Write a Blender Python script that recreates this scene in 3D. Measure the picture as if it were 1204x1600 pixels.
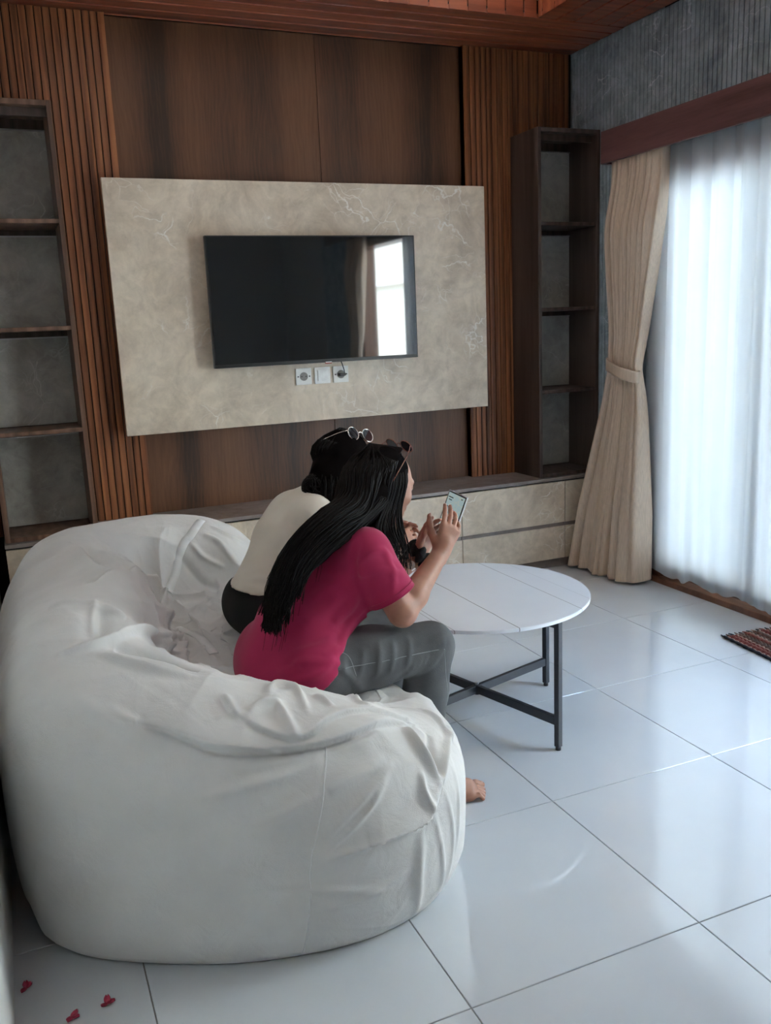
import bpy, bmesh, math, random
import numpy as np
from mathutils import Vector, Matrix, Euler

for o in list(bpy.data.objects): bpy.data.objects.remove(o)
S = bpy.context.scene
C = S.collection
rng = random.Random(7)

# ------------------------------------------------------------------ camera
def cam_axes(yaw, pitch, roll):
    cy, sy = math.cos(yaw), math.sin(yaw)
    f = Vector((sy*math.cos(pitch), cy*math.cos(pitch), -math.sin(pitch)))
    r = Vector((cy, -sy, 0)); u = r.cross(f)
    c, s = math.cos(roll), math.sin(roll)
    return c*r+s*u, -s*r+c*u, f
cd = bpy.data.cameras.new('camera'); cam = bpy.data.objects.new('camera', cd); C.objects.link(cam)
r_, u_, f_ = cam_axes(0.39713, 0.20748, -0.04306)
M = Matrix((r_, u_, -f_)).transposed().to_4x4(); M.translation = Vector((-3.046, -4.375, 1.381))
cam.matrix_world = M
cd.sensor_fit = 'VERTICAL'; cd.sensor_height = 36; cd.lens = 1379.2/1600*36; cd.clip_start = 0.05
S.camera = cam

# ------------------------------------------------------------------ world, sun, exposure
w = bpy.data.worlds.new('world'); S.world = w; w.use_nodes = True
nt = w.node_tree; nt.nodes.clear()
sky = nt.nodes.new('ShaderNodeTexSky'); sky.sky_type = 'NISHITA'; sky.sun_disc = False
sky.sun_elevation = math.radians(55); sky.sun_rotation = math.radians(-65); sky.dust_density = 1.0; sky.air_density = 1.6
bg = nt.nodes.new('ShaderNodeBackground'); bg.inputs['Strength'].default_value = 1.15
wo = nt.nodes.new('ShaderNodeOutputWorld')
nt.links.new(sky.outputs[0], bg.inputs[0]); nt.links.new(bg.outputs[0], wo.inputs[0])
sd = bpy.data.lights.new('sun', 'SUN'); sd.energy = 2.0; sd.angle = math.radians(.6); sd.color = (1, .95, .87)
sun = bpy.data.objects.new('sun', sd); C.objects.link(sun); sun.rotation_euler = Vector((-0.55, -0.25, 1.0)).to_track_quat('Z', 'Y').to_euler()
def portal(x, y, z, sx, sy, rot):
    d = bpy.data.lights.new('portal', 'AREA'); d.shape = 'RECTANGLE'; d.size = sx; d.size_y = sy; d.cycles.is_portal = True
    o = bpy.data.objects.new('portal', d); C.objects.link(o); o.location = (x, y, z); o.rotation_euler = rot
portal(0.20, -2.2, 1.07, 2.12, 2.95, (0, math.pi/2, 0))
# added fill lamps hidden behind the ceiling tray's lip, bounced off its unseen white top
def cove(x, y, lx, ly, wts):
    d = bpy.data.lights.new('added_fill_lamp', 'AREA'); d.shape = 'RECTANGLE'; d.size = lx; d.size_y = ly; d.energy = wts; d.color = (1.0, .93, .84)
    o = bpy.data.objects.new('added_fill_lamp', d); C.objects.link(o); o.location = (x, y, 2.86); o.rotation_euler = (math.pi, 0, 0)
FILL_POWER = 1.15
cove(-1.6, -.56, 2.0, .06, FILL_POWER); cove(-1.6, -5.4, 2.0, .06, FILL_POWER*.5); cove(-2.58, -2.6, .06, 3.6, FILL_POWER*1.3); cove(-.61, -2.6, .06, 3.6, FILL_POWER*1.3)
S.view_settings.view_transform = 'Standard'; S.view_settings.look = 'None'
S.view_settings.gamma = 1; S.view_settings.use_curve_mapping = False
S.view_settings.exposure = 2.55

# ------------------------------------------------------------------ materials
class NT:
    def __init__(s, name):
        s.m = bpy.data.materials.new(name); s.m.use_nodes = True; s.t = s.m.node_tree; s.t.nodes.clear()
        s.out = s.t.nodes.new('ShaderNodeOutputMaterial')
    def n(s, typ, ins=None, **kw):
        nd = s.t.nodes.new('ShaderNode'+typ)
        for k, v in kw.items(): setattr(nd, k, v)
        for k, v in (ins or {}).items():
            if isinstance(v, bpy.types.NodeSocket): s.t.links.new(v, nd.inputs[k])
            else: nd.inputs[k].default_value = v
        return nd
    def pos(s, scale=(1, 1, 1), loc=(0, 0, 0), obj=False):
        src = s.n('TexCoord').outputs['Object'] if obj else s.n('NewGeometry').outputs['Position']
        return s.n('Mapping', {'Vector': src, 'Scale': scale, 'Location': loc}).outputs[0]
    def ramp(s, fac, stops):
        r = s.n('ValToRGB', {'Fac': fac}); e = r.color_ramp.elements
        while len(e) < len(stops): e.new(.5)
        for el, (p, c) in zip(e, stops): el.position = p; el.color = c if len(c) == 4 else (*c, 1)
        return r.outputs[0]
    def mix(s, f, a, b, bt='MIX'):
        m = s.n('Mix', data_type='RGBA', blend_type=bt)
        for i, v in ((0, f), (6, a), (7, b)):
            if isinstance(v, bpy.types.NodeSocket): s.t.links.new(v, m.inputs[i])
            else: m.inputs[i].default_value = v if i == 0 or len(v) == 4 else (*v, 1)
        return m.outputs[2]
    def math(s, op, a, b=0.0, c=0.0):
        return s.n('Math', {0: a, 1: b, 2: c}, operation=op).outputs[0]
    def bsdf(s, **k):
        k = {a.replace('_', ' '): v for a, v in k.items()}
        b = s.n('BsdfPrincipled', k); s.t.links.new(b.outputs[0], s.out.inputs[0]); return b
    def bump(s, h, strength=.3, dist=.01):
        return s.n('Bump', {'Height': h, 'Strength': strength, 'Distance': dist}).outputs[0]
def col(*c): return (*c, 1)

def plain(name, c, rough=.5, metal=0, noise=.08, nscale=40, bump=.1, bscale=200, **kw):
    t = NT(name); p = t.pos(obj=True)
    n = t.n('TexNoise', {'Vector': p, 'Scale': nscale, 'Detail': 4}).outputs[0]
    if bump == 0: t.bsdf(Base_Color=col(*c), Roughness=rough, Metallic=metal, **kw); return t.m
    c2 = tuple(x*(1-noise) for x in c); c1 = tuple(min(1, x*(1+noise)) for x in c)
    b = t.n('TexNoise', {'Vector': p, 'Scale': bscale, 'Detail': 2}).outputs[0]
    t.bsdf(Base_Color=t.ramp(n, [(.3, c2), (.7, c1)]), Roughness=rough, Metallic=metal, Normal=t.bump(b, bump, .002), **kw)
    return t.m

def wood(name, dark, mid, light, axis='z', rough=.42, rand=.25, scale=1.0, coarse=1.0, panel=False):
    t = NT(name)
    sc = {'z': (1, 1, .06), 'x': (.06, 1, 1), 'y': (1, .06, 1)}[axis]
    oi = t.n('ObjectInfo').outputs['Random']
    off = t.n('CombineXYZ', {0: t.math('MULTIPLY', oi, 7.0), 1: 0.0, 2: t.math('MULTIPLY', oi, 3.0)}).outputs[0]
    p = t.n('VectorMath', {0: t.n('NewGeometry').outputs['Position'], 1: off}, operation='ADD').outputs[0]
    mp = t.n('Mapping', {'Vector': p, 'Scale': tuple(a*scale for a in sc)}).outputs[0]
    big = t.n('TexNoise', {'Vector': mp, 'Scale': 9.0*coarse, 'Detail': 5, 'Distortion': .6}).outputs[0]
    fine = t.n('TexNoise', {'Vector': mp, 'Scale': 110, 'Detail': 6, 'Roughness': .7}).outputs[0]
    ring = t.n('TexWave', {'Vector': mp, 'Scale': 6*coarse, 'Distortion': 9, 'Detail': 3, 'Detail Scale': 1.2}, wave_type='BANDS', bands_direction='X' if axis != 'x' else 'Y').outputs[0]
    if panel:      # flat sawn veneer: wide soft bands with pointed cathedral figure
        q = t.n('NewGeometry').outputs['Position']
        nz = t.n('TexNoise', {'Vector': t.n('Mapping', {'Vector': q, 'Scale': (1.3, 1, .35)}).outputs[0], 'Scale': 2.2, 'Detail': 3}).outputs[1]
        qq = t.n('VectorMath', {0: t.n('Mapping', {'Vector': q, 'Scale': (1, 1, .16)}).outputs[0], 1: t.n('VectorMath', {0: nz, 'Scale': .26}, operation='SCALE').outputs[0]}, operation='ADD').outputs[0]
        ring = t.n('TexWave', {'Vector': qq, 'Scale': .75, 'Distortion': 3.2, 'Detail': 5, 'Detail Scale': 1.4, 'Detail Roughness': .6}, wave_type='BANDS', bands_direction='X').outputs[0]
        r2 = t.n('TexWave', {'Vector': qq, 'Scale': 15.0, 'Distortion': 5, 'Detail': 2}, wave_type='BANDS', bands_direction='X').outputs[0]
        big = t.math('ADD', t.math('MULTIPLY', ring, .24), t.math('MULTIPLY', t.n('TexNoise', {'Vector': t.n('Mapping', {'Vector': q, 'Scale': (1, 1, .045)}).outputs[0], 'Scale': 7.5, 'Detail': 4, 'Distortion': .4}).outputs[0], .76)); ring = r2
    a = t.math('ADD', t.math('MULTIPLY', big, .66 if panel else .55), t.math('ADD', t.math('MULTIPLY', fine, .3), t.math('MULTIPLY', ring, .04 if panel else .15)))
    c = t.ramp(a, [(.36, dark), (.5, mid), (.66, light)])
    v = t.math('ADD', 1-rand/2, t.math('MULTIPLY', oi, rand))
    hsv = t.n('HueSaturation', {'Color': c, 'Value': v}).outputs[0]
    t.bsdf(Base_Color=hsv, Roughness=rough, Normal=t.bump(fine, .12, .003))
    return t.m

def marble(name, c0, c1, vein, rough=.4, scale=1.0, vamt=.6, cloud=3.2):
    t = NT(name); p = t.pos((scale,)*3)
    n1 = t.n('TexNoise', {'Vector': p, 'Scale': cloud, 'Detail': 8, 'Roughness': .62, 'Distortion': .5}).outputs[0]
    wv = t.n('TexNoise', {'Vector': p, 'Scale': 3.5, 'Detail': 5}).outputs[1]
    pv = t.n('VectorMath', {0: p, 1: t.n('VectorMath', {0: wv, 'Scale': .35}, operation='SCALE').outputs[0]}, operation='ADD').outputs[0]
    v = t.n('TexVoronoi', {'Vector': pv, 'Scale': 3.3}, feature='DISTANCE_TO_EDGE').outputs[0]
    line = t.ramp(v, [(0, (1, 1, 1)), (.012, (0, 0, 0))])
    v2 = t.n('TexVoronoi', {'Vector': pv, 'Scale': 8.5}, feature='DISTANCE_TO_EDGE').outputs[0]
    line2 = t.ramp(v2, [(0, (.6, .6, .6)), (.02, (0, 0, 0))])
    mask = t.ramp(t.n('TexNoise', {'Vector': p, 'Scale': 5, 'Detail': 3}).outputs[0], [(.5, (0, 0, 0)), (.62, (1, 1, 1))])
    ln = t.mix(1.0, line, line2, 'LIGHTEN')
    f = t.math('MULTIPLY', t.math('MULTIPLY', ln, mask), vamt)
    n3 = t.n('TexNoise', {'Vector': pv, 'Scale': 16, 'Detail': 7, 'Roughness': .65}).outputs[0]
    n1 = t.math('ADD', t.math('MULTIPLY', n1, .55), t.math('MULTIPLY', n3, .45))
    rd = t.n('TexNoise', {'Vector': pv, 'Scale': 5.5, 'Detail': 6, 'Roughness': .6}, noise_type='RIDGED_MULTIFRACTAL').outputs[0]
    thin = t.ramp(rd, [(.72, (0, 0, 0)), (.93, (.7, .7, .7))])
    f = t.math('MAXIMUM', f, t.math('MULTIPLY', t.math('MULTIPLY', thin, t.ramp(n3, [(.45, (0, 0, 0)), (.6, (1, 1, 1))])), vamt))
    base = t.ramp(n1, [(.36, c0), (.62, c1)])
    t.bsdf(Base_Color=t.mix(f, base, col(*vein)), Roughness=rough)
    return t.m

def fabric(name, c, c2=None, scale=900, rough=.85, sheen=.2, bump=.25, wr=0, trans=0, obj=True, rs=5.0, bd=.006):
    t = NT(name); p = t.pos(obj=obj)
    n = t.n('TexNoise', {'Vector': p, 'Scale': 7, 'Detail': 5}).outputs[0]
    wv = t.n('TexNoise', {'Vector': p, 'Scale': scale, 'Detail': 2}).outputs[0]
    h = wv
    if wr:
        w2 = t.n('TexNoise', {'Vector': p, 'Scale': 14, 'Detail': 6, 'Roughness': .55, 'Distortion': .8}).outputs[0]
        rg = t.n('TexNoise', {'Vector': t.n('Mapping', {'Vector': p, 'Scale': (1, 1, .6), 'Rotation': (.5, .3, .4)}).outputs[0], 'Scale': rs, 'Detail': 3, 'Roughness': .45, 'Distortion': .7}, noise_type='RIDGED_MULTIFRACTAL').outputs[0]
        h = t.math('ADD', t.math('MULTIPLY', wv, .10), t.math('ADD', t.math('MULTIPLY', w2, wr*.7), t.math('MULTIPLY', rg, wr*1.0)))
    c2 = c2 or tuple(x*.88 for x in c)
    t.bsdf(Base_Color=t.ramp(n, [(.35, c2), (.65, c)]), Roughness=rough, Sheen_Weight=sheen, Normal=t.bump(h, bump, bd))
    return t.m

W_SLAT = wood('slat_wood', (.105, .033, .011), (.235, .080, .028), (.36, .135, .050), rand=.4, coarse=1.5)
W_PANEL = wood('panel_wood', (.045, .020, .008), (.115, .046, .019), (.18, .078, .034), rand=.15, panel=True)
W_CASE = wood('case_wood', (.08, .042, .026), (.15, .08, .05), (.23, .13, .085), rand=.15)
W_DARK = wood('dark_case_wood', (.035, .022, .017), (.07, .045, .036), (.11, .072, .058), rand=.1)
W_CEIL = wood('ceiling_wood', (.17, .042, .020), (.29, .075, .034), (.40, .115, .05), axis='x', rough=.28, rand=.25)
W_RED = wood('red_wood', (.075, .032, .030), (.135, .062, .060), (.19, .09, .088), axis='y', rough=.3, rand=.1)
W_FRAME = wood('frame_wood', (.10, .04, .022), (.16, .065, .035), (.22, .10, .055), rough=.35, rand=.1)
STONE = marble('taupe_marble', (.52, .425, .320), (.80, .685, .54), (.93, .90, .84), rough=.38, vamt=.85)
STONE2 = marble('grey_marble', (.26, .25, .22), (.46, .445, .40), (.72, .71, .68), rough=.42, vamt=.5)
STONE_TOP = marble('bench_top_laminate', (.22, .185, .165), (.33, .285, .26), (.42, .38, .35), rough=.25, vamt=.2)
STONE_DK = marble('dark_marble', (.18, .235, .26), (.42, .50, .54), (.85, .92, .95), rough=.45, vamt=.7, cloud=6)
BLACKGAP = plain('groove_black', (.012, .009, .008), .8)
PLASTER = plain('white_paint', (.72, .72, .70), .7, noise=.02, nscale=3, bump=.15, bscale=60)
GREYWALL = plain('grey_paint', (.42, .42, .41), .7, noise=.03, nscale=3)

def tile_mat():
    t = NT('white_glazed_tile'); p = t.pos()
    n = t.n('TexNoise', {'Vector': p, 'Scale': 2.3, 'Detail': 6}).outputs[0]
    c = t.ramp(n, [(.3, (.64, .675, .71)), (.7, (.70, .735, .765))])
    b = t.n('TexNoise', {'Vector': p, 'Scale': 3.0, 'Detail': 1}).outputs[0]
    t.bsdf(Base_Color=c, Roughness=.05, IOR=2.25, Normal=t.bump(b, .03, .01)); return t.m
TILE = tile_mat()
GROUT = plain('grout', (.30, .29, .27), .9)
WHITE_FAB = fabric('white_cover_cotton', (.755, .745, .725), (.695, .685, .665), scale=700, rough=.9, sheen=.15, bump=.5, wr=.9, rs=4.0, bd=.014)
TAPE = fabric('white_seam_tape', (.86, .86, .85), scale=500, bump=.2)
def curtain_mat():
    t = NT('beige_satin'); p = t.pos()
    n = t.n('TexNoise', {'Vector': t.n('Mapping', {'Vector': p, 'Scale': (1, 1, .05)}).outputs[0], 'Scale': 300, 'Detail': 2}).outputs[0]
    t.bsdf(Base_Color=t.ramp(n, [(.3, (.55, .42, .31)), (.7, (.70, .545, .41))]), Roughness=.28, Sheen_Weight=.1, Specular_IOR_Level=.7, Normal=t.bump(n, .1, .001)); return t.m
SATIN = curtain_mat()
def sheer_mat():
    t = NT('white_sheer_voile'); p = t.pos()
    n = t.n('TexNoise', {'Vector': p, 'Scale': 1200, 'Detail': 1}).outputs[0]
    f = t.n('Fresnel', {'IOR': 1.25}).outputs[0]
    tr = t.n('BsdfTransparent', {'Color': col(.97, .98, 1)}).outputs[0]
    tl = t.n('BsdfTranslucent', {'Color': col(.29, .33, .37)}).outputs[0]
    df = t.n('BsdfDiffuse', {'Color': col(.90, .92, .94)}).outputs[0]
    a = t.n('MixShader', {0: .42, 1: tl, 2: df}).outputs[0]
    lw = t.n('LayerWeight', {'Blend': .35}).outputs['Facing']
    fac = t.math('MINIMUM', t.math('ADD', .85, t.math('MULTIPLY', lw, .3)), .99)
    m = t.n('MixShader', {0: fac, 1: tr, 2: a}).outputs[0]
    t.t.links.new(m, t.out.inputs[0]); return t.m
SHEER = sheer_mat()
def glass_mat(name='window_glass', tint=(1, 1, 1), refl=1.0):
    t = NT(name)
    f = t.n('Fresnel', {'IOR': 1.45}).outputs[0]
    m = t.n('MixShader', {0: t.math('MULTIPLY', f, refl), 1: t.n('BsdfTransparent', {'Color': col(*tint)}).outputs[0], 2: t.n('BsdfGlossy', {'Roughness': .01}).outputs[0]}).outputs[0]
    t.t.links.new(m, t.out.inputs[0]); return t.m
GLASS = glass_mat()
LENS = glass_mat('sunglass_lens', (.10, .11, .15), .7)
METAL_BLK = plain('charcoal_metal', (.028, .034, .045), .42, metal=.2, noise=.05)
ALU = plain('brushed_aluminium', (.5, .5, .5), .3, metal=1)
STEEL = plain('watch_steel', (.75, .70, .66), .2, metal=1)
GOLD = plain('gold_metal', (.7, .5, .35), .25, metal=1)
PLASTIC_W = plain('white_plastic', (.88, .87, .82), .35, noise=.02)
PLASTIC_B = plain('black_plastic', (.012, .012, .013), .35, noise=.02)
SCREEN = plain('television_screen', (.008, .010, .011), .035, noise=0, bump=0, IOR=1.85)

# ------------------------------------------------------------------ helpers
def link(o, parent=None):
    C.objects.link(o)
    if parent: o.parent = parent
    return o
def mesh_obj(name, me, m=None, parent=None, smooth=False):
    o = bpy.data.objects.new(name, me)
    if m and not me.materials: me.materials.append(m)
    if smooth: me.polygons.foreach_set('use_smooth', [True]*len(me.polygons))
    return link(o, parent)
def obj(name, bm, m=None, parent=None, smooth=False):
    me = bpy.data.meshes.new(name); bm.normal_update(); bm.to_mesh(me); bm.free()
    return mesh_obj(name, me, m, parent, smooth)
def tag(o, label=None, cat=None, group=None, kind=None):
    if label: o['label'] = label
    if cat: o['category'] = cat
    if group: o['group'] = group
    if kind: o['kind'] = kind
    return o
def thing(name, label, cat, loc=(0, 0, 0), rot=(0, 0, 0), group=None):
    o = bpy.data.objects.new(name, None); C.objects.link(o); o.empty_display_size = .05
    o.location = loc; o.rotation_euler = rot
    return tag(o, label, cat, group)
def add_box(bm, x0, x1, y0, y1, z0, z1, bev=0, seg=1):
    g = bmesh.ops.create_cube(bm, size=1)['verts']
    for v in g:
        v.co.x = x0+(v.co.x+.5)*(x1-x0); v.co.y = y0+(v.co.y+.5)*(y1-y0); v.co.z = z0+(v.co.z+.5)*(z1-z0)
    if bev:
        es = list({e for v in g for e in v.link_edges})
        bmesh.ops.bevel(bm, geom=es, offset=bev, segments=seg, affect='EDGES', profile=.7)
def box(name, x0, x1, y0, y1, z0, z1, m, parent=None, bev=0, seg=1):
    bm = bmesh.new(); add_box(bm, x0, x1, y0, y1, z0, z1, bev, seg); return obj(name, bm, m, parent)
def add_cyl(bm, c, r, d, axis='z', n=24, r2=None):
    R_ = {'z': Matrix(), 'x': Matrix.Rotation(math.pi/2, 4, 'Y'), 'y': Matrix.Rotation(-math.pi/2, 4, 'X')}[axis]
    bmesh.ops.create_cone(bm, cap_ends=True, segments=n, radius1=r, radius2=r if r2 is None else r2, depth=d, matrix=Matrix.Translation(c) @ R_)
def tube_arrays(pts, rad, ns=8, cap=True, flat=1.0, up=None):
    P = np.array(pts, float); n = len(P); rad = np.broadcast_to(np.array(rad, float), (n,))
    T = np.gradient(P, axis=0); T /= np.linalg.norm(T, axis=1)[:, None]+1e-12
    ref = np.array(up if up is not None else ([0, 0, 1] if abs(T[0][2]) < .9 else [1, 0, 0]), float)
    V = []
    u = np.cross(T[0], ref); u /= np.linalg.norm(u)
    for i in range(n):
        u = u-T[i]*(u@T[i]); u /= np.linalg.norm(u)+1e-12; v = np.cross(T[i], u)
        for k in range(ns):
            a = 2*math.pi*k/ns; V.append(P[i]+rad[i]*(u*math.cos(a)+v*math.sin(a)*flat))
    F = [(i*ns+k, i*ns+(k+1) % ns, (i+1)*ns+(k+1) % ns, (i+1)*ns+k) for i in range(n-1) for k in range(ns)]
    if cap: F += [tuple(range(ns-1, -1, -1)), tuple((n-1)*ns+k for k in range(ns))]
    return V, F
def tubes(name, lst, m, parent=None, ns=8, **kw):
    V, F = [], []
    for pts, rad in lst:
        v, f = tube_arrays(pts, rad, ns, **kw); b = len(V); V += v; F += [tuple(i+b for i in q) for q in f]
    me = bpy.data.meshes.new(name); me.from_pydata([tuple(v) for v in V], [], F)
    return mesh_obj(name, me, m, parent, True)
def spline(pts, n):
    P = np.array(pts, float); P = np.vstack([2*P[0]-P[1], P, 2*P[-1]-P[-2]]); m = len(P)-3
    out = []
    for t in np.linspace(0, m, n):
        i = min(int(t), m-1); f = t-i; a, b, c, d = P[i:i+4]
        out.append(.5*((2*b)+(c-a)*f+(2*a-5*b+4*c-d)*f*f+(3*b-a-3*c+d)*f**3))
    return np.array(out)
def grid_mesh(name, P, closed_u=False, m=None, parent=None):
    nu, nv = P.shape[:2]; V = P.reshape(-1, 3)
    i = np.arange(nu if closed_u else nu-1)[:, None]; j = np.arange(nv-1)[None]
    i2 = (i+1) % nu
    F = np.stack([i*nv+j, i2*nv+j, i2*nv+j+1, i*nv+j+1], -1).reshape(-1, 4)
    me = bpy.data.meshes.new(name); me.vertices.add(len(V)); me.vertices.foreach_set('co', V.astype(np.float32).ravel())
    me.loops.add(F.size); me.loops.foreach_set('vertex_index', F.ravel().astype(np.int32))
    me.polygons.add(len(F)); me.polygons.foreach_set('loop_start', np.arange(0, F.size, 4, dtype=np.int32))
    me.update(calc_edges=True); me.validate()
    return mesh_obj(name, me, m, parent, True)
def struct(o): o['kind'] = 'structure'; return o
def empty_struct(name, loc=(0, 0, 0)):
    o = bpy.data.objects.new(name, None); C.objects.link(o); o.location = loc; o['kind'] = 'structure'; return o

X0, Y0, ZC = -3.185, -6.0, 2.784     # left wall, rear wall, ceiling

# ------------------------------------------------------------------ floor of separate tiles
fl = struct(box('floor', X0-.1, .12, Y0-.1, .12, -.06, -.004, GROUT))
TS = .598
bm = bmesh.new(); add_box(bm, 0, TS-.003, 0, .6-.003, -.006, 0, .0008); tm = bpy.data.meshes.new('tile'); bm.to_mesh(tm); bm.free(); tm.materials.append(TILE)
for i in range(-6, 4):
    for j in range(-7, 5):
        x, y = -1.7177+i*TS, -2.3796+j*.6
        if x > .0 or y > .05 or x+TS < X0 or y+.6 < Y0: continue
        if x < X0 or x+TS > .05 or y+.6 > .1 or y < Y0:
            xa, xb, ya, yb = max(x, X0-.05), min(x+TS-.003, .06), max(y, Y0-.05), min(y+.597, .1)
            if xb-xa < .02 or yb-ya < .02: continue
            box('tile', xa, xb, ya, yb, -.006, 0, TILE, fl, .0008)
        else:
            o = bpy.data.objects.new('tile', tm); link(o, fl); o.location = (x, y, 0)

# ------------------------------------------------------------------ ceiling: plank border round a raised tray
ce = struct(box('ceiling', X0-.1, .1, Y0-.1, .1, ZC+.28, ZC+.34, PLASTER))
TX0, TX1, TY0, TY1 = X0+.5, -.51, Y0+.5, -.46
def plank_row(axis, a0, a1, b0, b1, pitch):
    k = b0
    while k < b1-.005:
        e = min(k+pitch, b1)
        for (s0, s1, z0) in ((k+.004, e-.004, ZC),):
            if axis == 'x': box('plank', a0, a1, s0, s1, ZC, ZC+.02, W_CEIL, ce, .003)
            else: box('plank', s0, s1, a0, a1, ZC, ZC+.02, W_CEIL, ce, .003)
        k = e
plank_row('x', X0, 0, TY1, .04, .0955)
plank_row('x', X0, 0, Y0, TY0, .1)
plank_row('y', TY0, TY1, TX1, 0, .102)
plank_row('y', TY0, TY1, X0, TX0, .1)
box('backing', X0, 0, TY1+.002, .06, ZC+.02, ZC+.03, BLACKGAP, ce); box('backing', TX1+.002, 0, TY0, TY1, ZC+.02, ZC+.03, BLACKGAP, ce)
k = X0+.5
while k < TX1:
    box('tray_board', k+.003, min(k+.1, TX1)-.003, TY1, TY1+.014, ZC, ZC+.28, W_CEIL, ce, .002); k += .1
k = TY0
while k < TY1:
    box('tray_board', TX1, TX1+.014, k+.003, min(k+.1, TY1)-.003, ZC, ZC+.28, W_CEIL, ce, .002)
    box('tray_board', TX0-.014, TX0, k+.003, min(k+.1, TY1)-.003, ZC, ZC+.28, W_CEIL, ce, .002); k += .1
# ------------------------------------------------------------------ television wall
wb = struct(box('wall_back', X0-.1, .1, .08, .16, -.06, ZC+.3, BLACKGAP))
XL, XR = -2.452, -.668
bd = box('grooved_backing', X0, XL, .006, .08, .45, ZC, BLACKGAP, wb); box('grooved_backing', XR, 0, .006, .08, .45, ZC, BLACKGAP, wb)
box('edge_board', XL-.004, XL, -.002, .08, .45, ZC, W_SLAT, wb); box('edge_board', XR, XR+.004, -.002, .08, .45, ZC, W_SLAT, wb)
def slat_mesh(wd, dp, z0, z1, m, name='slat'):
    bm = bmesh.new(); add_box(bm, 0, wd, 0, dp, z0, z1, .0012); me = bpy.data.meshes.new(name); bm.to_mesh(me); bm.free(); me.materials.append(m); return me
SP = .0325
sm = slat_mesh(SP-.0042, .012, .50, ZC-.001, W_SLAT)
n = int((XL-X0)/SP)
for i in range(n): o = link(bpy.data.objects.new('slat', sm), wb); o.location = (XL-(i+1)*SP+.003, -.005, 0)
n = int((0-XR)/SP)
for i in range(n): o = link(bpy.data.objects.new('slat', sm), wb); o.location = (XR+i*SP+.003, -.005, 0)
box('wood_panel', XL, -1.4635, .045, .08, .45, ZC, W_PANEL, wb, .001); box('wood_panel', -1.4615, XR, .045, .08, .45, ZC, W_PANEL, wb, .001)

# ------------------------------------------------------------------ window wall
OP0, OP1, OZ = -3.65, -.74, 2.13      # opening
wr = struct(box('wall_right', .012, .14, OP1, .1, -.06, ZC+.3, STONE_DK))
box('wall_piece', .012, .14, Y0-.1, OP0, -.06, ZC+.3, GREYWALL, wr); box('wall_piece', .012, .14, OP0, OP1, OZ, ZC+.3, BLACKGAP, wr)
sm2 = slat_mesh(.012, .0245, 2.10, ZC-.001, STONE_DK)
sm3 = slat_mesh(.012, .0245, 0, ZC-.001, STONE_DK)
k = 0; y = -.001
while y > -4.6:
    o = link(bpy.data.objects.new('slat', sm3 if (y > OP1+.03 or y < OP0) else sm2), wr); o.location = (0, y-.027, 0); y -= .029; k += 1
box('groove_backing', .010, .013, -4.6, 0, 2.1, ZC, BLACKGAP, wr)
# pelmet
pel = struct(box('trim_2', -.12, -.098, -4.2, -.43, 2.141, 2.298, W_RED, None, .003)); box('pelmet_lid', -.098, 0, -4.2, -.43, 2.278, 2.298, W_RED, pel); box('pelmet_end', -.098, 0, -.45, -.43, 2.141, 2.278, W_RED, pel)
# rails
tubes('curtain_rail', [([(-.045, -4.15, 2.17), (-.045, -.47, 2.17)], .008)], ALU, pel)
tubes('curtain_rail', [([(-.082, -4.15, 2.17), (-.082, -.47, 2.17)], .008)], ALU, pel)
# sliding door
dr = empty_struct('door_1', (.06, -2.0, 0))
def dbox(name, x0, x1, y0, y1, z0, z1, m, parent=dr):
    o = box(name, x0-.06, x1-.06, y0+2, y1+2, z0, z1, m, parent, .003); return o
dbox('frame_head', .0, .14, OP0, OP1, 2.06, OZ+.0, W_FRAME); dbox('frame_jamb', .0, .14, OP1-.06, OP1, 0, 2.06, W_FRAME); dbox('frame_jamb', .0, .14, OP0, OP0+.06, 0, 2.06, W_FRAME)
dbox('sill', -.02, .16, OP0, OP1, -.005, .028, W_FRAME)
def leaf(y0, y1, x, name='door_leaf'):
    lf = dbox(name, x, x+.035, y0, y0+.05, .03, 2.06, W_FRAME); dbox('stile', x, x+.035, y1-.05, y1, .03, 2.06, W_FRAME)
    dbox('rail', x, x+.035, y0+.05, y1-.05, 1.99, 2.06, W_FRAME); dbox('rail', x, x+.035, y0+.05, y1-.05, .03, .14, W_FRAME)
    dbox('pane', x+.014, x+.02, y0+.05, y1-.05, .14, 1.99, GLASS)
leaf(-1.42, -.80, .05); leaf(-2.03, -1.38, .09); leaf(-2.64, -2.01, .09); leaf(-2.70, -2.06, .05)
# outside
gd = struct(box('ground', .14, 30, -30, 25, -.16, -.10, plain('terrace_concrete', (.48, .46, .42), .8, nscale=3)))
nb = struct(box('wall_outside', 4.0, 4.3, -26, 8, -.1, 4.6, plain('cream_render', (.58, .57, .51), .9, noise=.04, nscale=2)))
box('coping', 3.93, 4.37, -26, 8, 4.6, 4.72, PLASTER, nb)
box('ledge', 3.92, 4.0, -26, 8, 2.15, 2.25, PLASTER, nb)

# ------------------------------------------------------------------ left and rear walls
wl = struct(box('wall_left', X0-.12, X0, Y0, .1, -.06, ZC+.3, PLASTER))
we = struct(box('wall_rear', X0-.12, .14, Y0-.12, Y0, -.06, ZC+.3, GREYWALL))

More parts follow.
